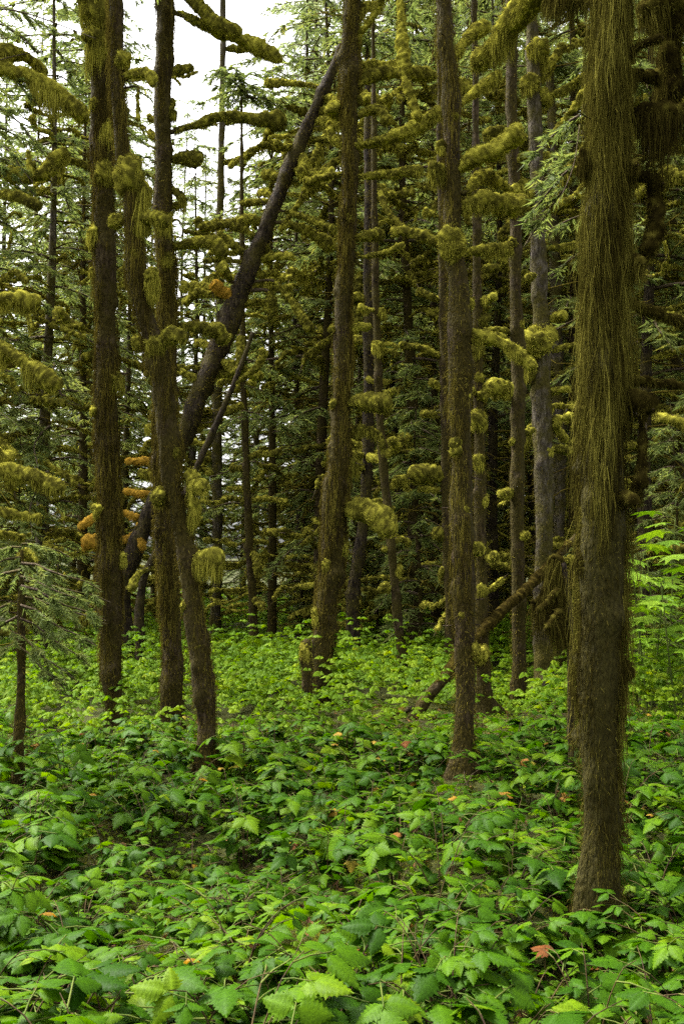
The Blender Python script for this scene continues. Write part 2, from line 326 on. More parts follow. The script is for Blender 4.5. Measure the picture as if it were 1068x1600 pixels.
def moss_cushion(g, c, rx, rz, hang, d, back, dens=1.0):
    """cushion clasping a trunk: lumpy ball with fuzz and strands falling below it"""
    rx *= 0.86; rz *= 0.86; hang *= 1.1; s_px = d / 1000.0; nu, nv = 22, 15; off = rng.uniform(0, 50, 3)
    th = np.linspace(0.05, np.pi - 0.05, nv); ph = np.arange(nu) / nu * 2 * np.pi
    TH, PH = np.meshgrid(th, ph, indexing='ij')
    D = np.stack([np.sin(TH) * np.cos(PH), np.sin(TH) * np.sin(PH), np.cos(TH)], -1)
    S = np.array([rx, max(rx, back), rz])
    rr = np.clip(1 + 0.26 * NOISE(D * 1.0 + off, 1.5) + 0.2 * NOISE(D + off, 4.0), .45, 1.7) + 0.08 * NOISE(D + off, 11.0)
    V = c + D * S * rr[..., None]
    i, j = np.meshgrid(np.arange(nv - 1), np.arange(nu), indexing='ij'); j2 = (j + 1) % nu
    g.add(V, None, np.stack([i * nu + j, (i + 1) * nu + j, (i + 1) * nu + j2, i * nu + j2], -1).reshape(-1, 4), np.clip(.30 + .30 * NOISE(V.reshape(-1, 3), 60.0), 0, 1))
    area = 4 * np.pi * rx * (rx + rz) / 2; bw = max(0.0035, 0.6 * s_px); nb = int(min(6000, dens * area * 1.0 / (bw * 0.026)))
    k = rng.integers(0, nu * nv, nb); dd = unit(D.reshape(-1, 3)[k] + rng.normal(size=(nb, 3)) * 0.2)
    pos = c + dd * S * rr.reshape(-1)[k][:, None] * 0.94
    blades(g, pos, unit(dd + rng.normal(size=(nb, 3)) * 0.35 + np.array([0, 0, -0.25])), (0.013 + 0.10 * rx) * rng.uniform(0.4, 1.6, nb), bw * rng.uniform(0.7, 1.4, nb), np.clip(rng.normal(0.55, 0.22, nb), 0, 1))
    if hang > 0:
        ns_ = int(min(2500, dens * rx * 2 * np.pi / (bw * 0.10)))
        f = rng.uniform(0, 2 * np.pi, ns_); z = rng.uniform(-0.9, 0.1, ns_); w = np.sqrt(1 - z * z)
        dd = np.stack([np.cos(f) * w, np.sin(f) * w, z], 1); pos = c + dd * S * 0.9
        m = 0.3 + 0.7 * np.clip(0.5 + 0.8 * NOISE(pos * np.array([1, 1, 0.1]) + off, 12.0), 0, 1)
        strands(g, pos, dd, hang * m * rng.uniform(0.3, 1.0, ns_), bw * rng.uniform(0.6, 1.1, ns_), np.clip(rng.normal(0.45, 0.2, ns_), 0, 1), 0.8, 0, 0.08)

# ---------------------------------------------------------------- spruce boughs
def bough(g, o, az, L, rise, droop, fine=1.0, pale=0.5, twmi=1, hang=0.5, full=1.0):
    """a spruce bough: arching axis, side twigs, needle tufts; needles in slot 0, wood in slot 1"""
    h = np.array([math.cos(az), math.sin(az), 0.0]); n = max(6, int(L * 7)); t = np.linspace(0, 1, n)[:, None]
    P = o + h * L * t + np.array([0, 0, 1.0]) * L * (rise * t - droop * t ** 2) + NOISE(o + t * 3, 1.0)[:, None] * np.array([0.04, 0.04, 0.03]) * L
    tube(g, P, np.linspace(0.012 * L + 0.006, 0.004, n), 4, 0.4, twmi, False)
    side = np.array([-h[1], h[0], 0.0])
    nt = int(L * 15 * full); ts = rng.uniform(0.12, 1.0, nt); sg = np.where(rng.random(nt) < 0.5, -1.0, 1.0)
    idx = np.clip((ts * (n - 1)).astype(int), 0, n - 1); B0 = P[idx]
    TL = (0.10 + 0.34 * L * 0.5 * (1.05 - ts) * rng.uniform(0.5, 1.2, nt)) ; TL = np.minimum(TL, 0.75)
    D = unit(h * 0.75 + side * sg[:, None] * 0.8 + np.array([0, 0, -1.0]) * hang * rng.uniform(0.2, 1.5, (nt, 1)) + rng.normal(size=(nt, 3)) * 0.18)
    kk = int(9 * fine); bl = 0.125 / fine ** 0.75; bw = 0.032 / fine ** 0.9
    u = np.tile(np.linspace(0.05, 1.0, kk), nt); r_ = np.repeat(np.arange(nt), kk)
    pos = B0[r_] + D[r_] * (TL[r_] * u)[:, None] + np.array([0, 0, -1.0]) * (hang * 0.35 * TL[r_] * u ** 2)[:, None]
    S = unit(np.cross(D, np.array([0, 0, 1.0]))); s2 = np.where(np.arange(len(u)) % 2, 1.0, -1.0)
    dd = unit(D[r_] * 0.75 + S[r_] * (s2 * rng.uniform(0.3, 0.9, len(u)))[:, None] + rng.normal(size=(len(u), 3)) * 0.28 + np.array([0, 0, -0.15]))
    vv = np.clip(np.repeat(rng.normal(pale, 0.14, nt), kk) + rng.normal(0, 0.12, len(u)), 0, 1)
    blades(g, pos, dd, bl * rng.uniform(0.6, 1.3, len(u)), bw * rng.uniform(0.7, 1.3, len(u)), vv)

# ---------------------------------------------------------------- main trees, traced from the photograph
def ctrl_world(pts, d): return np.array([px(p[0], p[1], d) for p in pts])

class Tree:
    """tree whose trunk line (x, y, width in photo pixels) stands on the ground at distance d"""
    def __init__(self, name, trace, d, label, group=None, mat='bark', cat='tree', top=12.5, crown=14, fuzz=1.0, lean=0.0, shag=0.0, lump=0.10, nseg=20):
        self.d = d
        P = [px(x, y, d + lean * (trace[0][1] - y) / 1000.0) for x, y, w in trace]; W = [w * 0.435 * p[1] / F_PX for (x, y, w), p in zip(trace, P)]
        gz = float(ground_z(P[0][0], P[0][1]))
        if P[0][2] > gz - 0.1:
            P.insert(0, np.array([P[0][0], P[0][1], gz - 0.12])); W.insert(0, W[0] * 1.18)
        zt = P[-1][2]
        if top and zt < top:
            dirn = unit(P[-1] - P[-2]); dirn = unit(dirn * 0.5 + np.array([0, 0, 0.5]))
            for f in (0.5, 1.0): P.append(P[-1] + dirn * (top - zt) / 2); W.append(W[-1] * (0.7 if f == .5 else 0.35))
        self.base = np.array([P[0][0], P[0][1], max(P[0][2], gz)])
        self.root = thing(name, self.base, label, cat, group)
        C, u, q = resample(P, 0.05); n = len(C); Rr = np.interp(u, np.arange(len(W)), W)
        C = C + np.stack([NOISE(C + [7, 0, 0], 1.7), NOISE(C + [0, 9, 0], 1.7), 0 * u], 1) * np.minimum(0.02, Rr * (.16 if 'leaning' not in name else .04))[:, None] + np.stack([NOISE(C + [3, 0, 0], 5.5), NOISE(C + [0, 5, 0], 5.5), 0 * u], 1) * np.minimum(0.009, Rr * .07)[:, None]
        self.C, self.Rr = C, Rr
        a = np.arange(nseg) / nseg * 2 * np.pi; T, N, B = frames(C)
        D = np.cos(a)[None, :, None] * N[:, None] + np.sin(a)[None, :, None] * B[:, None]
        off = rng.uniform(0, 90, 3); Q = C[:, None] + D * Rr[:, None, None] + off
        rad = Rr[:, None] * (1 + lump * NOISE(Q, 4.0) + lump * 0.6 * NOISE(Q * np.array([1, 1, .5]), 13.0) + 0.06 * NOISE(Q * np.array([1, 1, .22]), 38.0))
        for k in range(int(5 * (C[-1][2] - gz))):
            i0 = rng.integers(0, n); j0 = rng.integers(0, nseg); dj = np.minimum((np.arange(nseg) - j0) % nseg, (j0 - np.arange(nseg)) % nseg) * 2 * np.pi / nseg
            w = rng.uniform(.04, .11); rad = rad * (1 + rng.uniform(.12, .38) * np.exp(-((q - q[i0]) / w) ** 2)[:, None] * np.exp(-(dj * Rr[i0] / (w * .8)) ** 2)[None, :])
        flare = np.clip(1 - (C[:, 2] - gz) / 0.6, 0, 1) ** 2 * (0.45 if name != 'leaning_dead_tree' else 0)
        rad = rad * (1 + flare[:, None] * (1 + 0.5 * np.cos(4 * a + off[0])[None, :]))
        g = Geo(); tube(g, C, rad, nseg, 0.3); self.trunk = link('trunk', g.mesh('trunk', M[mat], self.base), self.root)
        # fuzz of moss on the bark
        if fuzz > 0:
            g = Geo(); bw = max(0.0034, 0.6 * d / 1000); vis = C[:, 2] < 2.6 + 0.62 * d
            area = (2 * np.pi * Rr[vis] * 0.05).sum(); nb = int(min(26000, fuzz * area * 0.7 / (bw * 0.045)))
            ii = np.nonzero(vis)[0][rng.integers(0, vis.sum(), nb)]; jj = rng.integers(0, nseg, nb)
            dirs = D[ii, jj]; pos = C[ii] + dirs * (rad[ii, jj] * 0.99)[:, None] + rng.normal(size=(nb, 3)) * 0.02
            keep = NOISE(pos * np.array([1, 1, .6]) + off, 2.8) > rng.uniform(-1.3, 0.5, nb); pos, dirs = pos[keep], dirs[keep]; nb = len(pos)
            blades(g, pos, unit(dirs * 0.55 + np.array([0, 0, -0.8]) + rng.normal(size=(nb, 3)) * 0.35), rng.uniform(0.02, 0.065, nb), bw * rng.uniform(0.7, 1.3, nb), np.clip(0.42 + 0.25 * NOISE(pos * np.array([1, 1, .4]), 22.0) + rng.normal(0, 0.2, nb), 0, 1))
            # thicker ragged mats in patches
            nb = int(min(16000, fuzz * area * 0.55 / (bw * 0.07))); ii = np.nonzero(vis)[0][rng.integers(0, vis.sum(), nb)]; jj = rng.integers(0, nseg, nb)
            dirs = D[ii, jj]; pos = C[ii] + dirs * rad[ii, jj][:, None]
            k = NOISE(pos * np.array([1, 1, .55]) + off + 20, 3.6) + 0.5 * NOISE(pos + off, 11.0) + 0.25 * dirs[:, 0] * -1; kp = k > 0.62 + rng.normal(0, .05, nb); pos, dirs, k = pos[kp], dirs[kp], k[kp]; nb = len(pos)
            up = np.clip(k - .4, 0, 1.2) * 0.03; pos = pos + dirs * (up * rng.uniform(0, 1, nb))[:, None] + rng.normal(size=(nb, 3)) * 0.008
            blades(g, pos, unit(dirs * 0.7 + np.array([0, 0, -0.7]) + rng.normal(size=(nb, 3)) * 0.4), rng.uniform(0.02, 0.05, nb), bw * rng.uniform(0.7, 1.3, nb), np.clip(0.66 + 0.22 * NOISE(pos, 30.0) + rng.normal(0, 0.2, nb), 0, 1) * (.7 if shag > .5 else 1), 0)
            if shag > 0:
                ns_ = int(shag * area * 5200); ii = np.nonzero(vis)[0][rng.integers(0, vis.sum(), ns_)]; jj = rng.integers(0, nseg, ns_)
                dirs = D[ii, jj]; pos = C[ii] + dirs * (rad[ii, jj] * 1.0 + np.abs(rng.normal(0, .012, ns_)))[:, None] + rng.normal(size=(ns_, 3)) * 0.012
                m = np.clip(0.5 + 0.7 * NOISE(pos * np.array([1, 1, .16]) + off, 14.0) + .3 * NOISE(pos * np.array([1, 1, .3]) + off, 3.0), 0.05, 1); kp = m > rng.uniform(-.35, .7, ns_); pos, dirs, m = pos[kp], dirs[kp], m[kp]; ns_ = len(pos)
                zf = np.clip((pos[:, 2] - gz - .1) / 2.0, 0.10, 1)
                strands(g, pos, unit(dirs * 0.6 + np.array([0, 0, -1.0])), (0.55 if shag > .5 else 0.24) * m * zf * rng.uniform(0.3, 1, ns_), bw * rng.uniform(0.6, 1.2, ns_), np.clip(0.14 + 0.52 * m + 0.25 * NOISE(pos * np.array([1, 1, .12]), 45.0) + rng.normal(0, 0.16, ns_), 0, 1), 0.8, 0, 0.13, 4)  # lit and shaded tones painted by clump: full ones lighter, thin ones darker
            mm = tag(link('trunk_moss', g.mesh('trunk_moss', [M['moss_shag' if shag > 0.5 else 'moss_trunk'], M['moss']], self.base), self.root), kind='stuff')
        if crown:
            g = Geo(); zs = C[-1][2]
            for k in range(crown):
                z = rng.uniform(0.62 * zs + 0.2 * d * 0.4, zs - 0.2); 
                if z < 2.9 + 0.575 * d: z = rng.uniform(min(2.9 + 0.575 * d, zs - .4), zs)
                i = int(np.argmin(np.abs(C[:, 2] - z))); bough(g, C[i], rng.uniform(0, 6.28), rng.uniform(0.7, 1.6) * (1.25 - 0.5 * z / zs), 0.1, 0.35, 1.0, 0.45)
            link('crown', g.mesh('crown', [M['needles'], M['wood']], self.base), self.root)
    def centre(self, y):
        z = px(0, y, self.d)[2]; i = int(np.argmin(np.abs(self.C[:, 2] - z))); return self.C[i], self.Rr[i]
    def branch(self, pts, r, fringe=0.0, dd=0.0, mat='moss', tip=0.0, dens=1.0, club=1.25, shaggy=0.0, d=None, rough=0.17):
        """mossy branch through photo pixels pts; dd: metres it comes forward (-) or recedes (+) by its end"""
        d0 = d if d is not None else self.d
        sgn = rng.choice([-1, 1]) if dd == 0 else 1; dd = dd if dd else sgn * rng.uniform(0.05, 0.4)
        m = len(pts); W = np.array([px(p[0], p[1], d0 + dd * i / (m - 1)) for i, p in enumerate(pts)])
        rr = r * d0 / F_PX * rng.uniform(.75, 1.05)
        c, cr = self.centre(pts[0][1])
        start = np.vstack([c + unit(W[0] - c) * cr * 0.6, W]) if np.linalg.norm(W[0] - c) > cr and np.linalg.norm(W[0] - c) < 0.6 else W
        g = Geo(); C, u, q = resample(start, 0.06)
        end = C[-1] + unit(C[-1] - C[-3]) * (tip * d0 / F_PX)
        if tip: C = np.vstack([C, (C[-1] + end) / 2 + rng.normal(size=3) * .02, end])
        tube(g, C, np.linspace(max(0.012, rr * 0.42), max(0.005, rr * 0.14), len(C)), 7, 0.3)
        b = link('branch', g.mesh('branch', M['wood'], self.base), self.root)
        g = Geo(); moss_sleeve(g, W if len(W) > 2 else start, rr, fringe * d0 / F_PX, d0, dens, club, shaggy=shaggy, rough=rough)
        link('moss', g.mesh('moss', M[mat], self.base), b); return b
    def cushion(self, x, y, r, hang=0.0, mat='moss', rz=None, front=True):
        c, cr = self.centre(y); p = px(x, y, self.d)
        off = p[0] - c[0]; yy = math.sqrt(max(0.0, (cr * 1.02) ** 2 - min(off * off, cr * cr)))
        cen = np.array([p[0], c[1] - (yy * 0.55 if front else 0), p[2]]); rr = r * self.d / F_PX
        g = Geo(); moss_cushion(g, cen, rr, rr * (rz or rng.uniform(0.75, 1.35)), hang * self.d / F_PX, self.d, rr * 0.8)
        return link('moss_cushion', g.mesh('moss_cushion', M[mat], self.base), self.root)
    def twig(self, pts, w=1.2, dd=-0.2):
        m = len(pts); W = np.array([px(p[0], p[1], self.d + dd * i / (m - 1)) for i, p in enumerate(pts)])
        g = Geo(); C, u, q = resample(W, 0.04); tube(g, C, np.linspace(w, w * .4, len(C)) * self.d / F_PX, 5, 0.6)
        return link('twig', g.mesh('twig', M['wood'], self.base), self.root)
    def spray(self, pts_list, az=None, fine=2.6, pale=0.45, mat='needles'):
        """one living bough made of several arching sprays given as (x, y, length px, direction, rise, droop)"""
        for (x, y, L, dirx, rise, droop, dd) in pts_list:
            g = Geo(); o = px(x, y, self.d + dd); azv = math.atan2(rng.uniform(-0.5, 0.5), dirx)
            bough(g, o, azv, L * self.d / F_PX, rise, droop, fine, pale, 1, 0.6, 2.6)
            link('bough', g.mesh('bough', [M[mat], M['wood']], self.base), self.root)
    def random_stubs(self, n, y0, y1, r=(5, 9), L=(14, 40), fringe=(0, 8)):
        for k in range(n):
            y = rng.uniform(y0, y1); s = rng.choice([-1, 1]); c, cr = self.centre(y); cx = CX + c[0] / c[1] * F_PX
            ln = rng.uniform(*L); x0 = cx + s * cr * F_PX / self.d * 0.7
            self.branch([(x0, y), (x0 + s * ln * .55, y + rng.uniform(-6, 3)), (x0 + s * ln, y + rng.uniform(-6, 8))], rng.uniform(*r), rng.uniform(*fringe), rng.uniform(-.5, .5))

SCENE_TREES = True
# --- left trio
t1 = Tree('mossy_tree', [(175, 1145, 36), (172, 1000, 35), (170, 900, 42), (168, 700, 40), (165, 500, 37), (163, 300, 36), (160, 150, 37), (156, 0, 38)], 12.4,
          'straight moss-furred trunk next to the crossing pair, with shaggy tufts all the way up', shag=0.4, lump=0.13)
for a in [(155, 12, 30, 45), (157, 62, 17, 75), (152, 165, 11, 25), (170, 198, 14, 45), (165, 272, 19, 26), (150, 362, 14, 32), (146, 425, 8, 20), (184, 592, 13, 30), (148, 640, 8, 10), (156, 795, 11, 26), (190, 870, 9, 16), (178, 1010, 8, 8)]: t1.cushion(*a)
t1.branch([(150, 60), (132, 58)], 9, 4)
t2 = Tree('mossy_tree', [(268, 1130, 40), (267, 1000, 35), (265, 900, 35), (258, 760, 34), (262, 550, 36), (262, 450, 35), (258, 300, 30), (257, 150, 28), (258, 0, 29)], 12.9,
          'upright trunk with long mossy limbs, crossed by the crooked trunk in front of it', shag=0.4, lump=0.13)
for p, r, f in [([(262, 15), (300, 30), (340, 52), (390, 68), (440, 96)], 11, 6), ([(285, -15), (310, 10), (345, 42), (375, 55)], 13, 5), ([(268, 112), (285, 110), (302, 106)], 8, 4),
                ([(272, 205), (305, 196), (345, 183), (400, 187), (447, 194)], 10, 7), ([(268, 250), (290, 248), (316, 249)], 11, 5), ([(270, 386), (310, 381), (338, 384), (347, 400)], 12, 7),
                ([(268, 292), (280, 305), (287, 312)], 6, 8), ([(272, 322), (290, 318)], 6, 10), ([(252, 222), (238, 212), (232, 204)], 7, 4), ([(250, 188), (232, 184)], 6, 5),
                ([(275, 510), (310, 512), (340, 520), (354, 538)], 13, 8), ([(250, 466), (232, 461)], 7, 3)]: t2.branch(p, r, f)
for a in [(268, 178, 10, 20), (258, 345, 13, 45), (288, 447, 10, 8), (270, 160, 6, 10), (262, 405, 12, 20)]: t2.cushion(*a)
t2.twig([(262, 210), (280, 200), (290, 190)]); t2.twig([(258, 245), (235, 255), (222, 264)])
t3 = Tree('mossy_tree', [(326, 1225, 36), (322, 1120, 34), (312, 1020, 33), (300, 930, 33), (284, 830, 34), (268, 740, 36), (257, 650, 38), (245, 560, 40), (225, 480, 32), (212, 380, 34), (206, 300, 36), (192, 243, 27), (187, 150, 25), (180, 20, 25)], 10.2,
          'crooked trunk leaning across its neighbour, with thick moss collars and a cup-shaped clump', shag=0.4, lump=0.13)
for p, r, f in [([(190, 122), (212, 116), (232, 118), (240, 134)], 15, 24), ([(205, 346), (235, 342), (262, 348)], 11, 18), ([(295, 770), (310, 762), (320, 765)], 17, 26), ([(300, 880), (325, 874), (346, 880)], 17, 22), ([(250, 530), (272, 526), (290, 530)], 13, 22), ([(230, 470), (238, 445), (236, 418)], 12, 20)]: t3.branch(p, r, f, -0.25)
for a in [(192, 94, 16, 14), (205, 272, 26, 30), (226, 300, 14, 70), (180, 346, 13, 16), (222, 350, 17, 40), (244, 538, 17, 26), (250, 775, 15, 14), (300, 748, 12, 12), (305, 790, 10, 50), (290, 945, 9, 10), (215, 535, 10, 10), (312, 1010, 8, 14), (212, 400, 9, 14), (275, 705, 9, 12)]: t3.cushion(*a)
t3.branch([(216, 135), (215, 160), (216, 190)], 4, 4, -0.1)

# --- centre
t4 = Tree('mossy_tree', [(497, 1110, 34), (507, 1000, 42), (514, 900, 36), (525, 750, 38), (533, 600, 33), (538, 450, 32), (545, 300, 28), (545, 150, 31), (552, 0, 29)], 13.6,
          'gently leaning trunk beside the short snag, with stubby mossy arms on one side', shag=0.4, lump=0.13)
for p, r, f, dd in [([(556, 100), (600, 101), (636, 103)], 7, 5, .5), ([(556, 132), (580, 118), (620, 116), (682, 119)], 14, 6, .3), ([(556, 182), (580, 172), (598, 175), (604, 196)], 9, 12, -.2), ([(552, 230), (600, 220), (650, 200), (692, 172)], 12, 8, -.5),
                ([(556, 277), (600, 274), (660, 266)], 9, 10, -.3), ([(556, 372), (600, 366)], 8, 5, .1), ([(556, 402), (590, 398), (632, 382)], 4, 2, -.4), ([(535, 272), (505, 278), (474, 288)], 7, 9, .3), ([(545, 513), (580, 511)], 8, 4, -.1),
                ([(540, 630), (575, 629), (611, 638)], 13, 6, -.3), ([(540, 670), (575, 672), (594, 682), (598, 700)], 9, 12, -.2), ([(534, 792), (565, 800), (595, 815), (611, 838)], 16, 8, -.4), ([(556, 60), (580, 30), (600, -10)], 5, 14, -.3), ([(556, 20), (575, 8), (600, 6)], 6, 20, .3),
                ([(540, 235), (520, 215), (514, 190)], 7, 5, .2)]: t4.branch(p, r, f, dd)
for a in [(521, 165, 13, 24), (523, 632, 10, 22), (518, 512, 8, 14), (550, 722, 9, 28), (536, 850, 9, 22), (525, 800, 8, 18), (510, 880, 9, 20), (495, 960, 9, 20), (560, 155, 8, 8), (538, 560, 8, 14), (545, 340, 7, 10)]: t4.cushion(*a)
t4.twig([(545, 720), (570, 728)]); t4.twig([(552, 840), (560, 838)])
# --- right of centre
t5 = Tree('mossy_tree', [(722, 1245, 44), (726, 1050, 40), (722, 900, 38), (720, 750, 36), (717, 600, 34), (714, 450, 35), (707, 380, 32), (706, 250, 30), (698, 100, 30), (693, 0, 29)], 9.5,
          'furry trunk with a swollen mossy knob at mid height and short bare spikes', shag=0.4, lump=0.13)
for p, r, f, dd in [([(704, 98), (730, 62), (762, 40)], 13, 8, .3), ([(704, 180), (740, 146), (782, 112)], 8, 10, .3), ([(714, 268), (745, 245), (780, 230), (818, 202)], 14, 16, -.2), ([(720, 322), (760, 316), (800, 322), (814, 334)], 13, 12, .2), ([(722, 396), (760, 390), (800, 386)], 9, 14, .2),
                ([(698, 388), (665, 372), (640, 364), (610, 362)], 9, 6, .2), ([(688, 384), (640, 362), (605, 330), (592, 292)], 5, 3, .5), ([(730, 520), (770, 532), (805, 548), (835, 578)], 11, 14, -.1), ([(728, 300), (758, 276), (800, 302)], 9, 8, .5), ([(735, 858), (755, 862)], 9, 16, -.1), ([(690, 268), (672, 262)], 12, 22, -.1), ([(716, 700), (708, 690)], 7, 10, -.1)]: t5.branch(p, r, f, dd)
for a in [(706, 384, 23, 30), (708, 180, 9, 12), (690, 230, 9, 30), (726, 620, 8, 14), (712, 705, 9, 16), (740, 1015, 12, 16), (735, 470, 7, 10), (720, 960, 7, 10), (726, 800, 8, 12)]: t5.cushion(*a)
for p in [[(702, 795), (690, 793)], [(735, 745), (752, 750)], [(735, 792), (748, 793)], [(738, 938), (756, 936)], [(705, 978), (691, 978)], [(738, 975), (750, 977)], [(700, 60), (688, 50)]]: t5.twig(p, 1.6, -0.12)
t5.branch([(625, -20), (628, 60), (635, 130), (655, 190)], 9, 4, -0.2, d=9.9, club=1.4)
t5b = Tree('mossy_tree', [(701, 930, 17), (699, 850, 17), (695, 700, 16), (692, 550, 15), (690, 400, 14), (688, 250, 12)], 17.0, 'thin dark trunk right behind the knobbed tree, with fat moss sausages on one side', fuzz=0.6, nseg=12)
for p, r, f in [([(694, 747), (660, 744), (640, 752)], 13, 4), ([(694, 768), (670, 765), (652, 764)], 8, 4), ([(690, 735), (665, 733), (640, 736)], 7, 4), ([(690, 648), (656, 649)], 8, 4), ([(690, 558), (660, 545), (622, 540)], 7, 5), ([(690, 608), (670, 595)], 8, 4), ([(697, 842), (674, 832)], 9, 4), ([(692, 892), (688, 905)], 13, 8), ([(640, 748), (625, 748), (612, 752)], 7, 10), ([(690, 470), (668, 462), (650, 455)], 6, 4), ([(690, 340), (660, 330)], 6, 4)]: t5b.branch(p, r, f, 0.1)
t6 = Tree('mossy_tree', [(756, 1075, 26), (752, 960, 22), (750, 800, 21), (748, 650, 19), (746, 540, 17), (744, 400, 15)], 13.2, 'slim trunk wrapped in round moss knots, squeezed behind the knobbed tree', fuzz=0.8, nseg=14)
for a in [(748, 655, 14, 18), (752, 618, 11, 10), (745, 545, 13, 18), (752, 500, 11, 14), (748, 720, 10, 14), (745, 855, 11, 20), (756, 780, 9, 10), (748, 590, 9, 9), (752, 920, 9, 16), (750, 1020, 14, 18)]: t6.cushion(*a)
t6.branch([(752, 610), (775, 606), (798, 610)], 12, 8, .3); t6.branch([(750, 470), (775, 465)], 7, 8); t6.random_stubs(5, 420, 900)
t7 = Tree('mossy_tree', [(808, 1065, 27), (808, 900, 24), (808, 700, 24), (806, 500, 22), (803, 300, 22), (800, 150, 20), (798, 0, 19)], 14.2, 'reddish-brown straight trunk standing before the pale flaky one', fuzz=0.7, nseg=16)
for p, r, f in [([(810, 680), (835, 672)], 8, 4), ([(812, 440), (835, 430)], 7, 6), ([(798, 520), (775, 515), (752, 520)], 6, 5), ([(800, 770), (780, 774)], 8, 4), ([(800, 785), (778, 790)], 7, 4), ([(812, 840), (826, 836)], 7, 4), ([(806, 220), (780, 205), (755, 212)], 8, 10), ([(806, 250), (830, 240)], 7, 12), ([(795, 615), (770, 622)], 8, 8)]: t7.branch(p, r, f)
for a in [(805, 300, 11, 16), (800, 335, 9, 12), (812, 560, 8, 10), (800, 380, 9, 12), (812, 505, 7, 9), (815, 290, 10, 22), (800, 690, 6, 6)]: t7.cushion(*a)
t8 = Tree('flaky_bark_tree', [(850, 1010, 34), (849, 900, 33), (849, 700, 33), (845, 500, 30), (838, 300, 27), (832, 100, 24), (828, 0, 22)], 15.4, 'pale grey trunk with flaky bark and a big round moss ball halfway up', mat='bark_grey', fuzz=0.35, nseg=18)
for p, r, f in [([(858, 500), (885, 492)], 7, 4), ([(860, 612), (890, 608)], 7, 4), ([(862, 665), (885, 690)], 8, 4), ([(866, 702), (898, 706)], 8, 5), ([(862, 550), (885, 542), (910, 540)], 8, 4), ([(850, 150), (875, 145), (915, 118)], 8, 6), ([(838, 250), (860, 242)], 7, 8), ([(848, 390), (880, 385), (900, 380)], 7, 6), ([(835, 130), (860, 100), (880, 70)], 9, 14)]: t8.branch(p, r, f)
for a in [(837, 536, 29, 10), (828, 568, 15, 28), (838, 78, 20, 42), (828, 132, 17, 32), (850, 150, 14, 18), (862, 318, 9, 14), (856, 705, 8, 14), (868, 660, 10, 6), (846, 420, 8, 10), (826, 310, 11, 22)]: t8.cushion(*a)
t8b = Tree('flaky_bark_tree', [(874, 900, 22), (873, 700, 22), (868, 500, 20), (862, 250, 17), (860, 80, 15)], 20.0, 'slimmer dull grey trunk half hidden behind the flaky pale one', mat='bark_grey', fuzz=0.3, nseg=14)
t8b.random_stubs(10, 100, 820, (4, 7), (12, 34), (0, 5))
# --- near right giant
t9 = Tree('shaggy_tree', [(940, 1435, 74), (938, 1300, 63), (934, 1100, 64), (935, 900, 68), (940, 700, 69), (945, 500, 62), (950, 300, 57), (951, 100, 53), (952, 0, 51)], 6.0,
          'thickest and closest trunk, curtained in long hanging olive moss strands', mat='bark_moss', fuzz=1.0, shag=1.0, top=9.5, crown=6, lump=0.09, nseg=30)
for p, r, f, dd in [([(968, 92), (1000, 72), (1036, 58)], 8, 26, -.2), ([(965, 188), (1000, 176), (1040, 172), (1075, 182)], 12, 95, -.15), ([(968, 262), (985, 253), (997, 258)], 6, 55, -.2), ([(985, 278), (1010, 276), (1036, 286)], 7, 45, -.1), ([(1018, 285), (1025, 340), (1012, 400)], 15, 50, -.1), ([(972, 412), (990, 406), (1006, 412)], 7, 45, -.2),
                ([(972, 470), (1015, 488), (1080, 508)], 13, 36, .2), ([(970, 592), (1010, 596), (1080, 606)], 8, 30, .2), ([(965, 636), (990, 624), (1020, 640)], 17, 60, -.2), ([(1003, 650), (1004, 700), (1000, 765)], 14, 45, -.15), ([(950, 790), (972, 780), (996, 788)], 14, 26, -.25), ([(970, 110), (1000, 118), (1030, 122)], 9, 30, .2)]:
    t9.branch(p, r, f, dd, 'moss_shag', shaggy=0.5, dens=1.2)
t9.branch([(945, -40), (880, -35), (830, 0), (790, 48), (738, 108)], 24, 34, 0.9, 'moss', shaggy=0.45, dens=1.3, d=6.6, club=1.1)
t9.branch([(930, 10), (890, -5), (850, 5)], 13, 40, 0.3, 'moss_shag', shaggy=0.6)
for a in [(908, 645, 13, 45), (912, 250, 12, 40), (975, 1045, 17, 38), (906, 870, 11, 40), (925, 610, 9, 20), (950, 690, 12, 40), (915, 470, 9, 50), (940, 190, 12, 60)]: t9.cushion(*a, mat='moss_shag')
t9.twig([(928, 188), (912, 180), (902, 172)], 1.5); t9.twig([(905, 195), (895, 260), (870, 320)], 1.3)
t9.spray([(905, 180, 90, -1, -0.5, 0.5, .5), (900, 215, 80, -1, -0.8, 0.4, .5), (893, 260, 80, -1, -0.9, 0.3, .6), (885, 290, 75, -1, -1.1, 0.2, .6), (900, 240, 70, -1, -0.6, 0.4, .3)], fine=2.4, pale=0.42)
t10 = Tree('shaggy_tree', [(1190, 1350, 70), (1185, 900, 66), (1180, 500, 62), (1175, 0, 55)], 7.2, 'dark trunk with drooping moss curtains, neighbour of the thickest shaggy trunk', mat='bark_moss', fuzz=0.5, shag=0.3, top=9.5, crown=8)
t10.branch([(1170, 0), (1110, -10), (1040, 10), (1000, 25)], 18, 100, -.2, 'moss_shag', shaggy=0.6, dens=1.4)
t10.branch([(1150, 15), (1100, 5), (1058, 30), (1046, 90), (1050, 165)], 22, 60, -.1, 'moss_shag', shaggy=0.6, dens=1.3)
t10.branch([(1160, 690), (1100, 672), (1040, 655), (1020, 650)], 8, 12, .2, 'moss', dens=1.0)
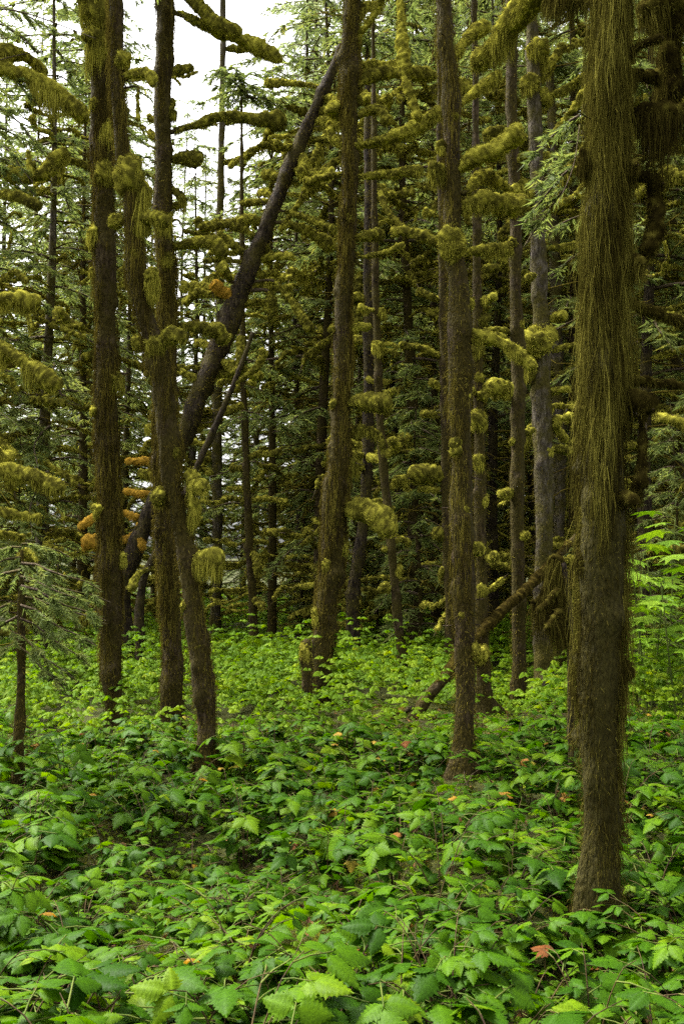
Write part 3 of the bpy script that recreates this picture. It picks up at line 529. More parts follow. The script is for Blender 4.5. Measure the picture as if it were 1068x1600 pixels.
# --- leaning dead trunk
t13 = Tree('leaning_dead_tree', [(196, 905, 30), (265, 735, 33), (343, 540, 35), (430, 318, 30), (500, 150, 22), (535, 70, 12)], 17.5,
           'black dead trunk leaning steeply across the gap behind the crossing trunks', mat='bark_dark', fuzz=0.7, top=None, crown=0, lump=0.15)
t13.random_stubs(30, 130, 870, (4, 8), (20, 90), (0, 8))
for p, r, f, m in [([(408, 372), (360, 352), (318, 355), (306, 340)], 8, 4, 'moss'), ([(392, 402), (365, 385), (340, 362)], 6, 4, 'moss'), ([(440, 348), (480, 362), (522, 388)], 8, 6, 'moss'), ([(445, 330), (490, 345), (525, 362)], 6, 6, 'moss'), ([(412, 378), (416, 395), (420, 412)], 10, 8, 'moss'), ([(420, 455), (424, 480), (424, 505)], 10, 12, 'moss'),
                   ([(430, 440), (462, 480), (486, 518)], 6, 8, 'moss'), ([(452, 262), (490, 275), (522, 270)], 8, 12, 'moss'), ([(370, 470), (345, 455), (332, 440)], 7, 4, 'moss_gold'), ([(360, 440), (350, 425), (345, 412)], 8, 3, 'moss'), ([(462, 225), (440, 232), (430, 220)], 7, 3, 'moss'),
                   ([(240, 770), (215, 772), (192, 768)], 7, 4, 'moss_gold'), ([(228, 812), (170, 800), (122, 826)], 8, 5, 'moss_gold'), ([(225, 830), (190, 846), (128, 850)], 9, 6, 'moss_gold'), ([(280, 730), (240, 722), (195, 722)], 6, 3, 'moss_gold'), ([(450, 270), (445, 240), (452, 220)], 9, 6, 'moss'), ([(470, 235), (475, 262), (470, 275)], 11, 10, 'moss'),
                   ([(330, 600), (300, 590), (280, 580)], 6, 5, 'moss'), ([(345, 560), (365, 580), (385, 575)], 7, 5, 'moss'), ([(235, 800), (220, 830), (222, 862)], 9, 10, 'moss_gold')]: t13.branch(p, r, f, 0, m)
for p in [[(350, 520), (335, 470), (330, 440)], [(300, 660), (325, 660), (345, 652)], [(420, 330), (400, 300)], [(300, 640), (280, 620)]]: t13.twig(p, 1.3)
t13b = Tree('leaning_dead_pole', [(222, 920, 14), (262, 835, 14), (310, 725, 12), (365, 600, 10), (395, 520, 7)], 17.0, 'thin dark pole leaning parallel under the big black dead trunk', mat='bark_dark', fuzz=0.2, top=None, crown=0, nseg=10)
for p, r, f in [([(262, 835), (250, 815), (244, 790)], 8, 8), ([(250, 860), (270, 872), (290, 868)], 9, 6), ([(240, 885), (215, 900), (205, 925)], 7, 6), ([(370, 590), (375, 560), (376, 525)], 8, 6), ([(365, 600), (400, 575), (415, 545)], 6, 4), ([(345, 650), (380, 632)], 6, 4)]: t13b.branch(p, r, f)
# --- behind the centre
t11 = Tree('mossy_tree', [(626, 1020, 17), (618, 930, 17), (609, 828, 16), (601, 753, 16), (594, 652, 14), (589, 550, 13), (586, 400, 12)], 16.5, 'skinny slanting trunk dotted with moss balls, rising behind the stubby arms', fuzz=0.5, nseg=12)
for a in [(602, 858, 6, 6), (601, 918, 11, 8), (622, 890, 8, 10), (588, 540, 10, 22), (604, 708, 9, 14), (592, 640, 7, 8), (596, 488, 9, 14), (610, 795, 6, 6)]: t11.cushion(*a)
t11.branch([(594, 720), (575, 716)], 6, 4); t11.random_stubs(7, 380, 850, (4, 7), (12, 30), (0, 6))
t12 = Tree('mossy_tree', [(552, 930, 24), (565, 840, 22), (575, 700, 20), (578, 500, 18), (575, 250, 16)], 19.0, 'dark leaning trunk just behind the gently leaning tree', mat='bark_dark', fuzz=0.4, nseg=12)
t12.random_stubs(10, 250, 850, (5, 8), (14, 40), (0, 8))
t14 = Tree('flaky_bark_tree', [(338, 940, 19), (340, 800, 18), (340, 650, 17), (343, 400, 14), (346, 150, 11), (348, 0, 9)], 24.0, 'pinkish grey straight trunk beyond the dead leaning trunk', mat='bark_grey', fuzz=0.3, nseg=12, top=17, crown=30)
t14.random_stubs(16, 60, 900, (4, 8), (16, 50), (0, 6)); t14.branch([(335, 745), (322, 738)], 7, 2); t14.branch([(332, 720), (315, 718)], 6, 2)
t15 = Tree('mossy_tree', [(396, 955, 15), (390, 850, 14), (384, 700, 13), (380, 560, 11), (378, 400, 9)], 20.0, 'young slim trunk with a hooked mossy limb beyond the fern clearing', fuzz=0.7, nseg=10, top=12, crown=24)
for p, r, f in [([(388, 865), (398, 868), (404, 895)], 6, 8), ([(385, 715), (410, 712), (440, 706)], 5, 4), ([(385, 785), (412, 780), (450, 786)], 5, 3), ([(383, 845), (420, 848)], 4, 3), ([(394, 935), (405, 945), (412, 950)], 7, 4)]: t15.branch(p, r, f)
t15.random_stubs(8, 420, 820, (3, 6), (14, 45), (0, 6))
t15.spray([(384, 560, 80, 1, -0.2, .4, -.1), (384, 600, 90, 1, -0.3, .3, -.1), (382, 520, 80, -1, -0.2, .4, 0), (384, 640, 80, 1, -0.25, .3, -.2), (382, 650, 60, -1, -0.2, .4, 0), (380, 450, 90, 1, -.1, .4, -.2), (380, 470, 60, -1, -.2, .4, -.2)], fine=1.6, pale=0.45)

# --- trees past the left edge whose limbs reach in
tl = Tree('mossy_tree', [(-70, 1180, 44), (-72, 800, 42), (-76, 400, 38), (-80, 0, 34)], 10.6, 'trunk whose long bent mossy limbs hang over the young spruce', fuzz=0.4)
for p, r, f, dd in [([(-70, 70), (0, 105), (60, 128), (105, 160), (136, 192)], 17, 34, .2), ([(-60, 285), (0, 302), (40, 312), (64, 326)], 8, 4, -.2), ([(-60, 462), (0, 468), (40, 472), (62, 482)], 10, 14, .2), ([(-60, 505), (0, 545), (45, 572), (92, 610)], 13, 26, -.2), ([(-60, 690), (0, 712), (22, 722)], 12, 16, .1), ([(-60, 742), (0, 735), (55, 747), (99, 768)], 14, 12, -.3),
                    ([(-60, 790), (0, 800), (64, 810)], 8, 6, -.1), ([(-60, 250), (10, 272), (60, 275), (88, 250), (108, 242)], 9, 12, .2), ([(50, 278), (46, 255), (44, 235)], 5, 5, .1), ([(-60, 90), (20, 85), (55, 100), (70, 120)], 12, 24, .5), ([(85, 500), (92, 485), (108, 505)], 8, 4, .3), ([(-60, 850), (0, 835), (40, 842)], 7, 6, .3), ([(20, 725), (14, 755), (22, 768)], 9, 14, 0.05)]:
    tl.branch(p, r, f, dd, 'moss', tip=rng.choice([0, 14]))
tl.twig([(-40, 10), (40, 20), (150, 60)], 1.6); tl.twig([(-30, 100), (60, 80), (135, 78)], 1.2)
tl.spray([(-40, 30, 120, 1, -0.2, .4, .1), (-40, 90, 110, 1, -0.4, .4, .1), (-50, 150, 130, 1, -0.3, .5, -.1), (-40, 200, 120, 1, -0.6, .3, .2), (-50, 10, 160, 1, 0.1, .4, .4), (-40, 240, 100, 1, -.4, .3, 0)], fine=2.4, pale=0.45)

# --- snags, log, sapling
snag = Tree('tree_snag', [(482, 1175, 22), (481, 1080, 20), (480, 1010, 19), (478, 1000, 14)], 12.6, 'short broken mossy snag standing against the gently leaning trunk', cat='snag', top=None, crown=0, fuzz=1.2)
snag.cushion(476, 1012, 9, 40); snag.twig([(486, 1050), (489, 1010), (488, 1000)], 3, 0)
sn2 = Tree('tree_snag', [(893, 1180, 12), (892, 1060, 12), (889, 960, 11), (880, 880, 9)], 8.6, 'dark dead sapling draped with moss curtains next to the closest trunk', cat='snag', mat='bark_dark', top=None, crown=0, fuzz=0.4, nseg=10)
for p, r, f, dd in [([(882, 890), (862, 900), (846, 935), (830, 945)], 7, 60, .2), ([(884, 930), (870, 925), (852, 945), (838, 958)], 6, 70, -.1), ([(886, 960), (872, 958), (850, 985)], 5, 60, -.2), ([(888, 980), (882, 1000)], 6, 60, -.1), ([(880, 880), (868, 872), (855, 880)], 8, 70, .1), ([(892, 1000), (880, 1010), (866, 1004)], 5, 50, .1)]:
    sn2.branch(p, r, f, dd, 'moss_shag', dens=0.7, shaggy=0.5)
sn3 = Tree('young_spruce', [(28, 1250, 20), (30, 1150, 19), (33, 1060, 16), (34, 960, 11), (34, 860, 6)], 8.6, 'young spruce with a mossy brown stem and dark drooping boughs', cat='young spruce', top=None, crown=0, fuzz=0.8, nseg=12)
sn3.spray([(34, 900, 110, 1, -0.1, .35, -.1), (34, 930, 130, 1, -0.1, .3, .1), (34, 960, 120, -1, -0.3, .5, 0), (34, 870, 100, -1, 0, .5, 0), (34, 965, 100, 1, -0.3, .5, -.2), (33, 1000, 90, -1, -.4, .4, 0), (33, 1010, 70, 1, -.5, .4, -.3), (34, 880, 120, 1, .05, .4, -.4), (20, 940, 80, -1, -.4, .4, -.4), (34, 850, 70, 1, 0.2, .5, 0), (34, 855, 70, -1, 0.2, .5, 0), (34, 915, 120, 1, -.15, .3, -.5), (34, 945, 110, 1, -.2, .35, -.6), (20, 985, 100, 1, -.35, .4, -.4), (34, 890, 120, -1, -.1, .4, -.4), (34, 905, 140, 1, 0, .3, .3)], fine=2.6, pale=0.35)
def log(name, pts, r, label, mat='bark', fr=6):
    P = np.array([px(x, y, d) for x, y, d in pts]); base = np.array([P[0][0], P[0][1], float(ground_z(P[0][0], P[0][1]))])
    root = thing(name, base, label, 'log'); g = Geo(); C, u, q = resample(P, 0.06); off = rng.uniform(0, 50, 3)
    rr = np.linspace(r, r * 0.55, len(C)) * pts[0][2] / F_PX
    tube(g, C, rr * (1 + 0.15 * NOISE(C + off, 5.0)), 14, 0.3); link('trunk', g.mesh('trunk', M[mat], base), root)
    g = Geo(); moss_sleeve(g, C[1:-2], rr.mean() * 1.25, fr * pts[0][2] / F_PX, pts[0][2], 0.8, 1.0); link('moss', g.mesh('moss', M['moss_trunk'], base), root)
log('leaning_log', [(616, 1175, 12.2), (662, 1098, 12.4), (694, 1060, 12.5), (765, 975, 13.1), (835, 910, 13.7), (900, 838, 14.2)], 9, 'mossy fallen pole slanting up behind the knobbed tree')
log('fallen_log', [(578, 1160, 12.3), (600, 1138, 12.1), (622, 1118, 11.9), (645, 1106, 11.7)], 6, 'short dark rotten log lying in the yellow moss', 'bark_dark', 2)

# ---------------------------------------------------------------- background forest
def library_branch(seed):
    L = rng.uniform(0.5, 1.9); z = rng.uniform(-0.3, 0.3); g = Geo()
    def limb(P, r, fr):
        moss_sleeve(g, P, r, fr, 20, 0.7); C, u, q = resample(P, 0.1)
        C = np.vstack([C, C[-1] + unit(C[-1] - C[-2]) * rng.uniform(.03, .2)]); tube(g, C, np.linspace(0.018, 0.005, len(C)), 5, 0.3, 1)
    P = np.array([[0, 0, 0], [L * .3, rng.uniform(-.1, .1), 0.06 + z * .3], [L * .55, rng.uniform(-.2, .2), z * .5], [L * .8, rng.uniform(-.25, .25), z * .6 + rng.uniform(-.1, .1)], [L, rng.uniform(-.3, .3), z - rng.uniform(-.1, .3) * L]])
    limb(P, rng.uniform(0.026, 0.052), rng.choice([0.02, 0.05, 0.12]))
    for k in range(rng.integers(0, 3)):
        b = P[rng.integers(1, 4)]; l = L * rng.uniform(.2, .45); s_ = rng.choice([-1, 1])
        limb(np.array([b, b + [l * .45, s_ * l * .4, rng.uniform(-.05, .1)], b + [l * .8, s_ * l * rng.uniform(.5, .9), rng.uniform(-.25, .2)]]), rng.uniform(.018, .032), 0.04)
    return g
LIB = [library_branch(k) for k in range(20)]
LIB_ME = [g.mesh('branch', [M['moss'], M['wood']]) for g in LIB]

def make_spruce(H, r0, mat, nb, nm, z_live, needle, joined, dens=1.0, bl=(1.2, 2.6)):
    root = bpy.data.objects.new('spruce_tree', None)
    P = np.array([[0, 0, -0.2], [rng.normal(0, .05), rng.normal(0, .05), H * .25], [rng.normal(0, .12), rng.normal(0, .12), H * .6], [0, 0, H]])
    C, u, q = resample(P, 0.25); n = len(C); t = C[:, 2].clip(0) / H
    g = Geo(); rr = r0 * (1 - 0.93 * t ** 0.9) * (1 + 0.07 * NOISE(C, 3.0)); rr = rr * (1 + 0.4 * np.clip(1 - C[:, 2] / 0.5, 0, 1) ** 2); tube(g, C, rr, 10, 0.3)
    tr = link('trunk', g.mesh('trunk', M[mat]), root)
    def at(z): i = int(np.argmin(np.abs(C[:, 2] - z))); return C[i]
    if nm:
        if joined:
            g = Geo()
            for k in range(nm):
                z = rng.uniform(1.5, H * .75); s = LIB[rng.integers(len(LIB))]; a = rng.uniform(0, 6.28); ca, sa = math.cos(a), math.sin(a); kk = rng.uniform(.7, 1.5)
                V = np.concatenate(s.v) * kk; V = np.stack([V[:, 0] * ca - V[:, 1] * sa, V[:, 0] * sa + V[:, 1] * ca, V[:, 2]], 1) + at(z)
                keep = rng.random(len(np.concatenate(s.t))) < 0.35
                n3 = np.concatenate(s.t)[keep]; g.add(V, n3, np.concatenate(s.q), np.concatenate(s.a))
            b = link('mossy_branches', g.mesh('mossy_branches', M['moss']), root); b['kind'] = 'stuff'
        else:
            for k in range(nm):
                z = 1.0 + (H * .72 - 1.0) * rng.random() ** 1.05; b = link('branch', LIB_ME[rng.integers(len(LIB_ME))], root, tuple(at(z)), (0, rng.uniform(-.2, .3), rng.uniform(0, 6.28)), rng.uniform(0.7, 1.5))
    g = Geo()
    for k in range(nb):
        f = k / nb; z = z_live + (H - z_live - .1) * (f ** 0.85) + rng.uniform(-.2, .2); w = max(0.06, 1 - (z - z_live * .4) / (H - z_live * .4))
        bough(g, at(z), k * 2.4 + rng.uniform(-.5, .5), (bl[0] + (bl[1] - bl[0]) * w) * rng.uniform(0.6, 1.15), rng.uniform(-.05, .22), rng.uniform(.25, .5), 0.8, 0.5 + rng.normal(0, .05), 1, 0.55, dens)
    link('crown', g.mesh('crown', [M[needle], M['wood']]), root)
    g = Geo()
    for k in range(70 if H > 9 else 14):
        z = rng.uniform(.6, H * .8); a = rng.uniform(0, 6.28); L = rng.uniform(.5, 2.2) * (1 if H > 9 else .4); h = np.array([math.cos(a), math.sin(a), 0]); o = at(z); t = np.linspace(0, 1, 6)[:, None]
        Pp = o + h * L * t + np.array([0, 0, 1.0]) * L * (rng.uniform(-.1, .35) * t - rng.uniform(.1, .5) * t ** 2) + np.cumsum(rng.normal(size=(6, 3)) * .03, 0); tube(g, Pp, np.linspace(.016, .005, 6), 4, rng.uniform(.2, .9), 0, False)
        for m_ in range(rng.integers(1, 5)):
            b = Pp[rng.integers(1, 6)]; e = b + (h * rng.uniform(.1, .5) + rng.normal(size=3) * [.25, .25, .2] + [0, 0, -.1]) * L * .5; tube(g, np.array([b, (b + e) / 2 + rng.normal(size=3) * .03, e]), np.array([.008, .007, .003]), 3, rng.uniform(.3, 1), 0, False)
    tag(link('dead_twigs', g.mesh('dead_twigs', M['moss_trunk']), root), kind='stuff')
    col.objects.link(root); return root

def copy_tree(root):
    c = root.copy(); col.objects.link(c)
    for ch in root.children:
        k = ch.copy(); col.objects.link(k); k.parent = c
    return c
VAR_MID = [make_spruce(rng.uniform(13.5, 16), rng.uniform(.12, .17), ['bark', 'bark_grey', 'bark_dark'][k % 3], 58, 54, [3.5, 2.0, 4.5, 1.6][k % 4], 'needles', False, 1.1) for k in range(4)]
VAR_FAR = [make_spruce(rng.uniform(20, 26), rng.uniform(.14, .20), ['bark_grey', 'bark'][k % 2], 95, 46, [2.0, 3.5, 1.2, 3.0][k % 4], ['needles_skylit', 'needles_skylit', 'needles', 'needles_skylit'][k % 4], True, 1.0, (1.4, 3.2)) for k in range(4)]
VAR_LOW = [make_spruce(rng.uniform(4.0, 7.0), .05, 'bark', 46, 5, 0.7, 'needles', False, 1.1, (0.5, 1.5)) for k in range(2)]
used = set()
ZONES = [(165, 'behind the young spruce with drooping boughs'), (330, 'behind the two crossing trunks'), (480, 'beyond the black leaning trunk'), (690, 'behind the tree with stubby mossy arms'), (880, 'behind the knobbed tree'), (9999, 'behind the thickest shaggy trunk')]
def zone(x): return next(t for lim, t in ZONES if x < lim)
def place(proto, x, d, label, group, s=1.0):
    o = proto if proto.name not in used else copy_tree(proto); used.add(proto.name)
    X = (x - CX) / F_PX * d; o.location = (X, d, float(ground_z(X, d))); o.rotation_euler = (0, 0, rng.uniform(0, 6.28)); o.scale = (s, s, s)
    return tag(o, label, 'tree', group)
MID_LABEL = ['brown-barked mossy spruce', 'grey-barked mossy spruce', 'dark-barked mossy spruce', 'low-boughed mossy spruce']
FAR_LABEL = ['far pale green spruce with grey trunk', 'far pale spruce with bare brown lower trunk', 'far dark green spruce clothed to the ground', 'far thin pale spruce']
mid = [(70, 20.5, 1), (128, 24, 0), (196, 27, 1), (425, 23, 0), (470, 26.5, 2), (500, 22, 3), (645, 21.5, 3), (680, 25, 0), (770, 22, 2), (900, 21, 0), (930, 25, 3), (1010, 17.5, 2), (1060, 21, 0), (1040, 27, 3), (620, 29, 2), (560, 27.5, 3), (735, 28, 3), (830, 27, 2), (-40, 19, 2), (1120, 18, 3), (-90, 26, 0), (985, 31, 0), (1170, 25, 2), (300, 26.5, 1)]
for x, d, v in mid: place(VAR_MID[v], x, d, MID_LABEL[v] + ' ' + zone(x), 'spruces just behind the front trunks', rng.uniform(.9, 1.12) * (1.2 if x > 480 else 1))
far = []
for d in (33, 38, 44, 51, 59, 68):
    for k in range(int(6 + d * 0.07)):
        x = -130 + (k + rng.uniform(0.1, 0.9)) * 1330 / int(6 + d * 0.07)
        if 180 < x < 450 and rng.random() < 0.72: continue
        if x < 520 and d > 47 and rng.random() < 0.75: continue
        far.append((x, d + rng.uniform(-2.5, 2.5)))
far += [(rng.uniform(530, 1160), rng.uniform(32, 56)) for k in range(26)] + [(rng.uniform(-100, 200), rng.uniform(30, 48)) for k in range(4)] + [(rng.uniform(360, 540), rng.uniform(34, 50)) for k in range(5)] + [(318, 45), (402, 40), (240, 42), (290, 52)]
for i, (x, d) in enumerate(far):
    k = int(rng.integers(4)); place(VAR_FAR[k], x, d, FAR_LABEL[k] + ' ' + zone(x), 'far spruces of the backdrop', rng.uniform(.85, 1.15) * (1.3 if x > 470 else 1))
low = [(30, 19), (470, 24), (590, 23), (655, 19.5), (760, 26), (900, 24), (995, 20), (1050, 16), (530, 30), (690, 33), (850, 31), (20, 33), (170, 36), (1100, 24), (-30, 23), (620, 40), (940, 37)]
for i, (x, d) in enumerate(low): place(VAR_LOW[i % 2], x, d, ['small bushy young spruce ', 'small narrow young spruce '][i % 2] + zone(x), 'young spruces between the trunks', rng.uniform(.75, 1.25))

# ---------------------------------------------------------------- leaves
def leaflet(g, L, W, M4, segs=8, lobe=0.26, mi=0, bend=0.22, fold=0.22):
    """serrated pleated leaflet along +x; var = distance from a vein"""
    t = np.linspace(0, 1, segs + 1); w = W * (np.sin(np.pi * np.clip(t, 0, 1) ** 0.62) ** 0.85) * (1 - 0.25 * t); w[0] = 0.02 * L; w[-1] = 0.004
    V = []; A = []; F = []
    def z(x, y): return -bend * L * (x / L) ** 2 - fold * abs(y) + 0.0
    for i in range(segs + 1): V.append([t[i] * L, 0, z(t[i] * L, 0)]); A.append(0.0)
    for s in (1, -1):
        o = len(V)
        for i in range(segs + 1):
            x = t[i] * L; V.append([x + 0.05 * L * (1 - t[i]), s * w[i] * .55, z(x, w[i] * .55) + 0.012 * L]); A.append(0.15)
        o2 = len(V)
        for i in range(segs + 1):
            lb = 1 + lobe * (1 if i == 3 else (0.35 if i in (2, 5) else (-.25 if i == 4 else 0))) ; x = t[i] * L + 0.10 * L * (1 - t[i]) * (i > 0); V.append([min(x, L), s * w[i] * lb, z(x, w[i])]); A.append(0.2)
        o3 = len(V)
        for i in range(segs):
            x = (t[i] * .45 + t[i + 1] * .55) * L + 0.07 * L * (1 - t[i]); y = (w[i] + w[i + 1]) / 2
            V.append([x, s * y * .60, z(x, y * .6) - 0.012 * L]); A.append(1.0); V.append([x - .02 * L, s * y * .80, z(x, y * .80) - 0.02 * L]); A.append(0.8)
        for i in range(segs):
            a, b, c, d, e, f = i, i + 1, o + i, o + i + 1, o2 + i, o2 + i + 1; p, q = o3 + 2 * i, o3 + 2 * i + 1
            for tri in ((a, b, p), (a, p, c), (b, d, p), (c, p, q), (c, q, e), (p, d, q), (d, f, q)): F.append(tri if s > 0 else tri[::-1])
    V = np.array(V); V = np.c_[V, np.ones(len(V))] @ np.array(M4).T; g.add(V[:, :3], F, None, A, mi)

def Mx(loc, rz=0, ry=0, rx=0, s=1.0):
    return np.array(Matrix.Translation(loc) @ Euler((rx, ry, rz), 'XYZ').to_matrix().to_4x4() @ Matrix.Scale(s, 4))

def trifoliate(kind, seed):
    """unit leaf: terminal leaflet 1 long, petiole from the origin along +x"""
    r = np.random.default_rng(seed); g = Geo(); p = r.uniform(0.45, 0.8)
    tube(g, np.array([[0, 0, 0], [p * .5, 0, .05], [p, 0, 0.02]]), np.array([.022, .02, .016]), 4, 0.4, 1, False)
    b = r.uniform(0.12, 0.40)
    leaflet(g, 1.0, r.uniform(.36, .42), Mx((p + .12, 0, 0.02), r.normal(0, .1), r.uniform(0, .25), r.normal(0, .15)), bend=b)
    tube(g, np.array([[p, 0, .02], [p + .06, 0, .02], [p + .13, 0, .02]]), np.array([.016, .015, .014]), 4, 0.4, 1, False)
    for s in (1, -1): leaflet(g, r.uniform(.68, .85), r.uniform(.28, .36), Mx((p, 0, .02), s * r.uniform(1.05, 1.45), r.uniform(0, .3), r.normal(0, .2)), bend=b * .8)
    return g.mesh('leaf', [M[kind], M['petiole']])
LEAVES = [trifoliate('leaf', 100 + k) for k in range(8)]
LEAVES_Y = [trifoliate('leaf_yellow', 300 + k) for k in range(3)] + [trifoliate('leaf_brown', 400)]

def shrub_proto(H, nc, nl, ls, spread):
    """canes plus a list of leaf transforms"""
    g = Geo(); lv = []
    for c in range(nc):
        a = rng.uniform(0, 6.28); sp = spread * rng.uniform(.35, 1.0); h = H * rng.uniform(.65, 1.0); d = np.array([math.cos(a), math.sin(a), 0])
        P = np.array([d * .03 + [0, 0, -.06], d * sp * .25 + [0, 0, h * .5], d * sp * .65 + [0, 0, h * .88], d * sp + [0, 0, h * .97]])
        C, u, q = resample(P, 0.06); tube(g, C, np.linspace(.0055, .0016, len(C)), 5, 0.4, 0, False)
        n = len(C); m = max(2, int(round(nl / nc)))
        for k in range(m):
            f = 0.28 + 0.72 * (k + rng.uniform(.2, .9)) / m; f = min(f, 1.0); i = min(n - 1, int(f * (n - 1)))
            az = a + (rng.uniform(0.5, 1.8) * rng.choice([-1, 1]) if k < m - 1 else rng.normal(0, .4))
            lv.append((C[i], (rng.normal(0, .28), rng.uniform(-.25, .45) - .1, az), ls * rng.uniform(.5, 1.25) * (0.75 if f > .95 else 1)))
    return g.mesh('canes', M['cane']), lv

SHRUB_KINDS = {
    'big': [shrub_proto(rng.uniform(.52, .70), 5, 30, .150, .46) for _ in range(6)],
    'med': [shrub_proto(rng.uniform(.34, .50), 5, 32, .135, .46) for _ in range(6)],
    'low': [shrub_proto(rng.uniform(.16, .28), 5, 24, .105, .36) for _ in range(5)]}
SHRUB_LABEL = {'big': ('tall broad-leaved green salmonberry', 'tall salmonberry shrubs'),
               'med': ('knee-high leafy green salmonberry', 'knee-high salmonberry shrubs'),
               'low': ('low small-leaved salmonberry sprout', 'low salmonberry sprouts')}
def shrub_place(x, y):
    near = [(math.hypot(x - t.base[0], y - t.base[1]), n) for t, n in ((t1, 'the straight tufted trunk'), (t2, 'the upright trunk with long limbs'), (t3, 'the crooked trunk'), (snag, 'the short broken snag'), (t5, 'the knobbed tree'), (t9, 'the thickest shaggy trunk'), (sn2, 'the moss-draped dead sapling'), (sn3, 'the young spruce'))]
    d, n = min(near)
    if d < 0.9: return 'at the foot of ' + n
    if d < 1.9: return 'a few steps from ' + n
    return 'in the thicket well in front of ' + n if y < 6.5 else 'in the clearing beyond ' + n
def add_shrub(x, y, kind, s):
    me, lv = SHRUB_KINDS[kind][rng.integers(len(SHRUB_KINDS[kind]))]
    root = thing('salmonberry_shrub', (x, y, float(ground_z(x, y))), SHRUB_LABEL[kind][0] + ' ' + shrub_place(x, y), 'shrub', SHRUB_LABEL[kind][1], rng.uniform(0, 6.28)); root.scale = (s, s, s)
    link('canes', me, root)
    for p, e, k in lv:
        m = LEAVES_Y[rng.integers(4)] if (yel := rng.random() < 0.017) else LEAVES[rng.integers(len(LEAVES))]
        link('leaf', m, root, tuple(p), (e[0] + rng.normal(0, .08), e[1] + rng.normal(0, .08), e[2] + rng.normal(0, .2)), k * (.58 if yel else 1))

TRUNKS = [(t.base[0], t.base[1]) for t in (t1, t2, t3, t4, t5, t6, t7, t8, t9)]
def bare(x, y):
    """places where the floor shows: probability that a shrub is left out"""
    p = 0.0
    p = max(p, 1.0 * math.exp(-(((x + 0.92) / .62) ** 2 + ((y - 6.4) / 1.35) ** 2) ** 2))
    p = max(p, .97 * math.exp(-(((x - 1.25) / 1.75) ** 2 + ((y - 12.3) / 1.7) ** 2) ** 2))
    p = max(p, .9 * math.exp(-(((x + .05) / .42) ** 2 + ((y - 5.6) / .8) ** 2)))
    p = max(p, .9 * math.exp(-(((x + 1.15) / .35) ** 2 + ((y - 4.6) / .4) ** 2)))
    for a, c in TRUNKS:
        if abs(x - a * y / c) < .24 and 0 < c - y < 1.4: p = max(p, .55)
    return p
pts = []; tries = 0
while len(pts) < 300 and tries < 20000:
    tries += 1
    y = math.sqrt(rng.uniform(2.6 ** 2, 11.2 ** 2)); x = rng.uniform(-.39, .39) * y + rng.uniform(-.3, .3)
    if rng.random() < .93 * bare(x, y): continue
    if any((x - a) ** 2 + (y - b) ** 2 < .05 for a, b in TRUNKS): continue
    md = 0.22 if y < 6 else 0.30
    if any((x - a) ** 2 + (y - b) ** 2 < md * md for a, b in pts): continue
    pts.append((x, y))
for x, y in pts:
    b = bare(x, y); u = rng.random()
    front = any(abs(x - a * y / c) < .32 and 0 < c - y < 1.0 for a, c in TRUNKS)
    kind = 'low' if b > .30 or u < .16 or front else ('big' if (u > .72 and y > 3.6) else 'med')
    add_shrub(x, y, kind, rng.uniform(.85, 1.15) * (1.12 if y < 4.5 else 1))

# far undergrowth as one mass
def undergrowth(name, zones, label, cat, low=False):
    g = Geo(); base = []
    for y0, y1, per, ls in zones:
        n = int(0.42 * (y1 ** 2 - y0 ** 2) * per)
        y = np.sqrt(rng.uniform(y0 ** 2, y1 ** 2, n)); x = rng.uniform(-.42, .42, n) * y + rng.uniform(-1, 1, n)
        keep = np.array([rng.random() > bare(a, b) * (.35 if low else 1) for a, b in zip(x, y)]); x, y = x[keep], y[keep]; n = len(x)
        k = 16; h = (0.35 + 0.45 * rng.random(n)) * (1 + 0.25 * NOISE(np.stack([x, y, 0 * x], 1), .8)); h = h * np.where((x > 3.2 * y / 13) & (y > 10), 1.9, 1.2) * (1 + 0.9 * np.exp(-(((x - .8 * y / 16) / 1.5) ** 2 + ((y - 17) / 2.2) ** 2))) * np.clip(1 + .35 * NOISE(np.stack([x, y, 0 * x + 4], 1), .45), .6, 1.7)
        if low: h = rng.uniform(.05, .16, n); k = 11
        i = np.repeat(np.arange(n), k); m = len(i); f = rng.uniform(0, 6.28, m); rr = np.sqrt(rng.random(m)) * (.16 if low else .42); hh = h[i] * (1 - .5 * (rr / (.16 if low else .42)) ** 2) * rng.uniform(.45, 1.02, m) * (1 if low else np.clip(.5 + (y[i] - 10) / 6, .5, 1))
        P = np.stack([x[i] + rr * np.cos(f), y[i] + rr * np.sin(f), ground_z(x[i], y[i]) + hh], 1)
        az = f + rng.normal(0, .8, m); va = np.clip(np.repeat(rng.normal(.5, .15, n), k) + rng.normal(0, .15, m), 0, 1)
        tilt = rng.uniform(-.1, .55, m)
        for da, sc_ in ((0, 1.0), (1.25, .78), (-1.25, .78)):
            a = az + da; D = np.stack([np.cos(a) * np.cos(tilt), np.sin(a) * np.cos(tilt), -np.sin(tilt)], 1); S = np.stack([-np.sin(a), np.cos(a), rng.normal(0, .25, m)], 1)
            L = (ls * sc_ * rng.uniform(.7, 1.2, m))[:, None]
            dz = np.array([0, 0, .18]) * ls; V = np.stack([P + D * L * .1, P + D * L * .55 + S * L * .36 - dz, P + D * L * 1.1 - dz, P + D * L * .55 - S * L * .36 - dz, P + D * L * .5 + dz * .6], 1)
            b = np.arange(m)[:, None] * 5
            T = np.vstack([b + np.array([[0, 4, 1]]), b + np.array([[4, 2, 1]]), b + np.array([[0, 3, 4]]), b + np.array([[4, 3, 2]])])
            g.add(V, T, None, np.repeat(va, 5))
    o = link(name, g.mesh(name, M['leaf_far'], smooth=False)); tag(o, label, cat, None, 'stuff')
undergrowth('undergrowth', ((10.6, 18, 7.0, .105), (18, 27, 4.0, .13), (27, 48, 1.5, .19)), 'green leafy undergrowth carpeting the floor beneath the far trees', 'undergrowth')
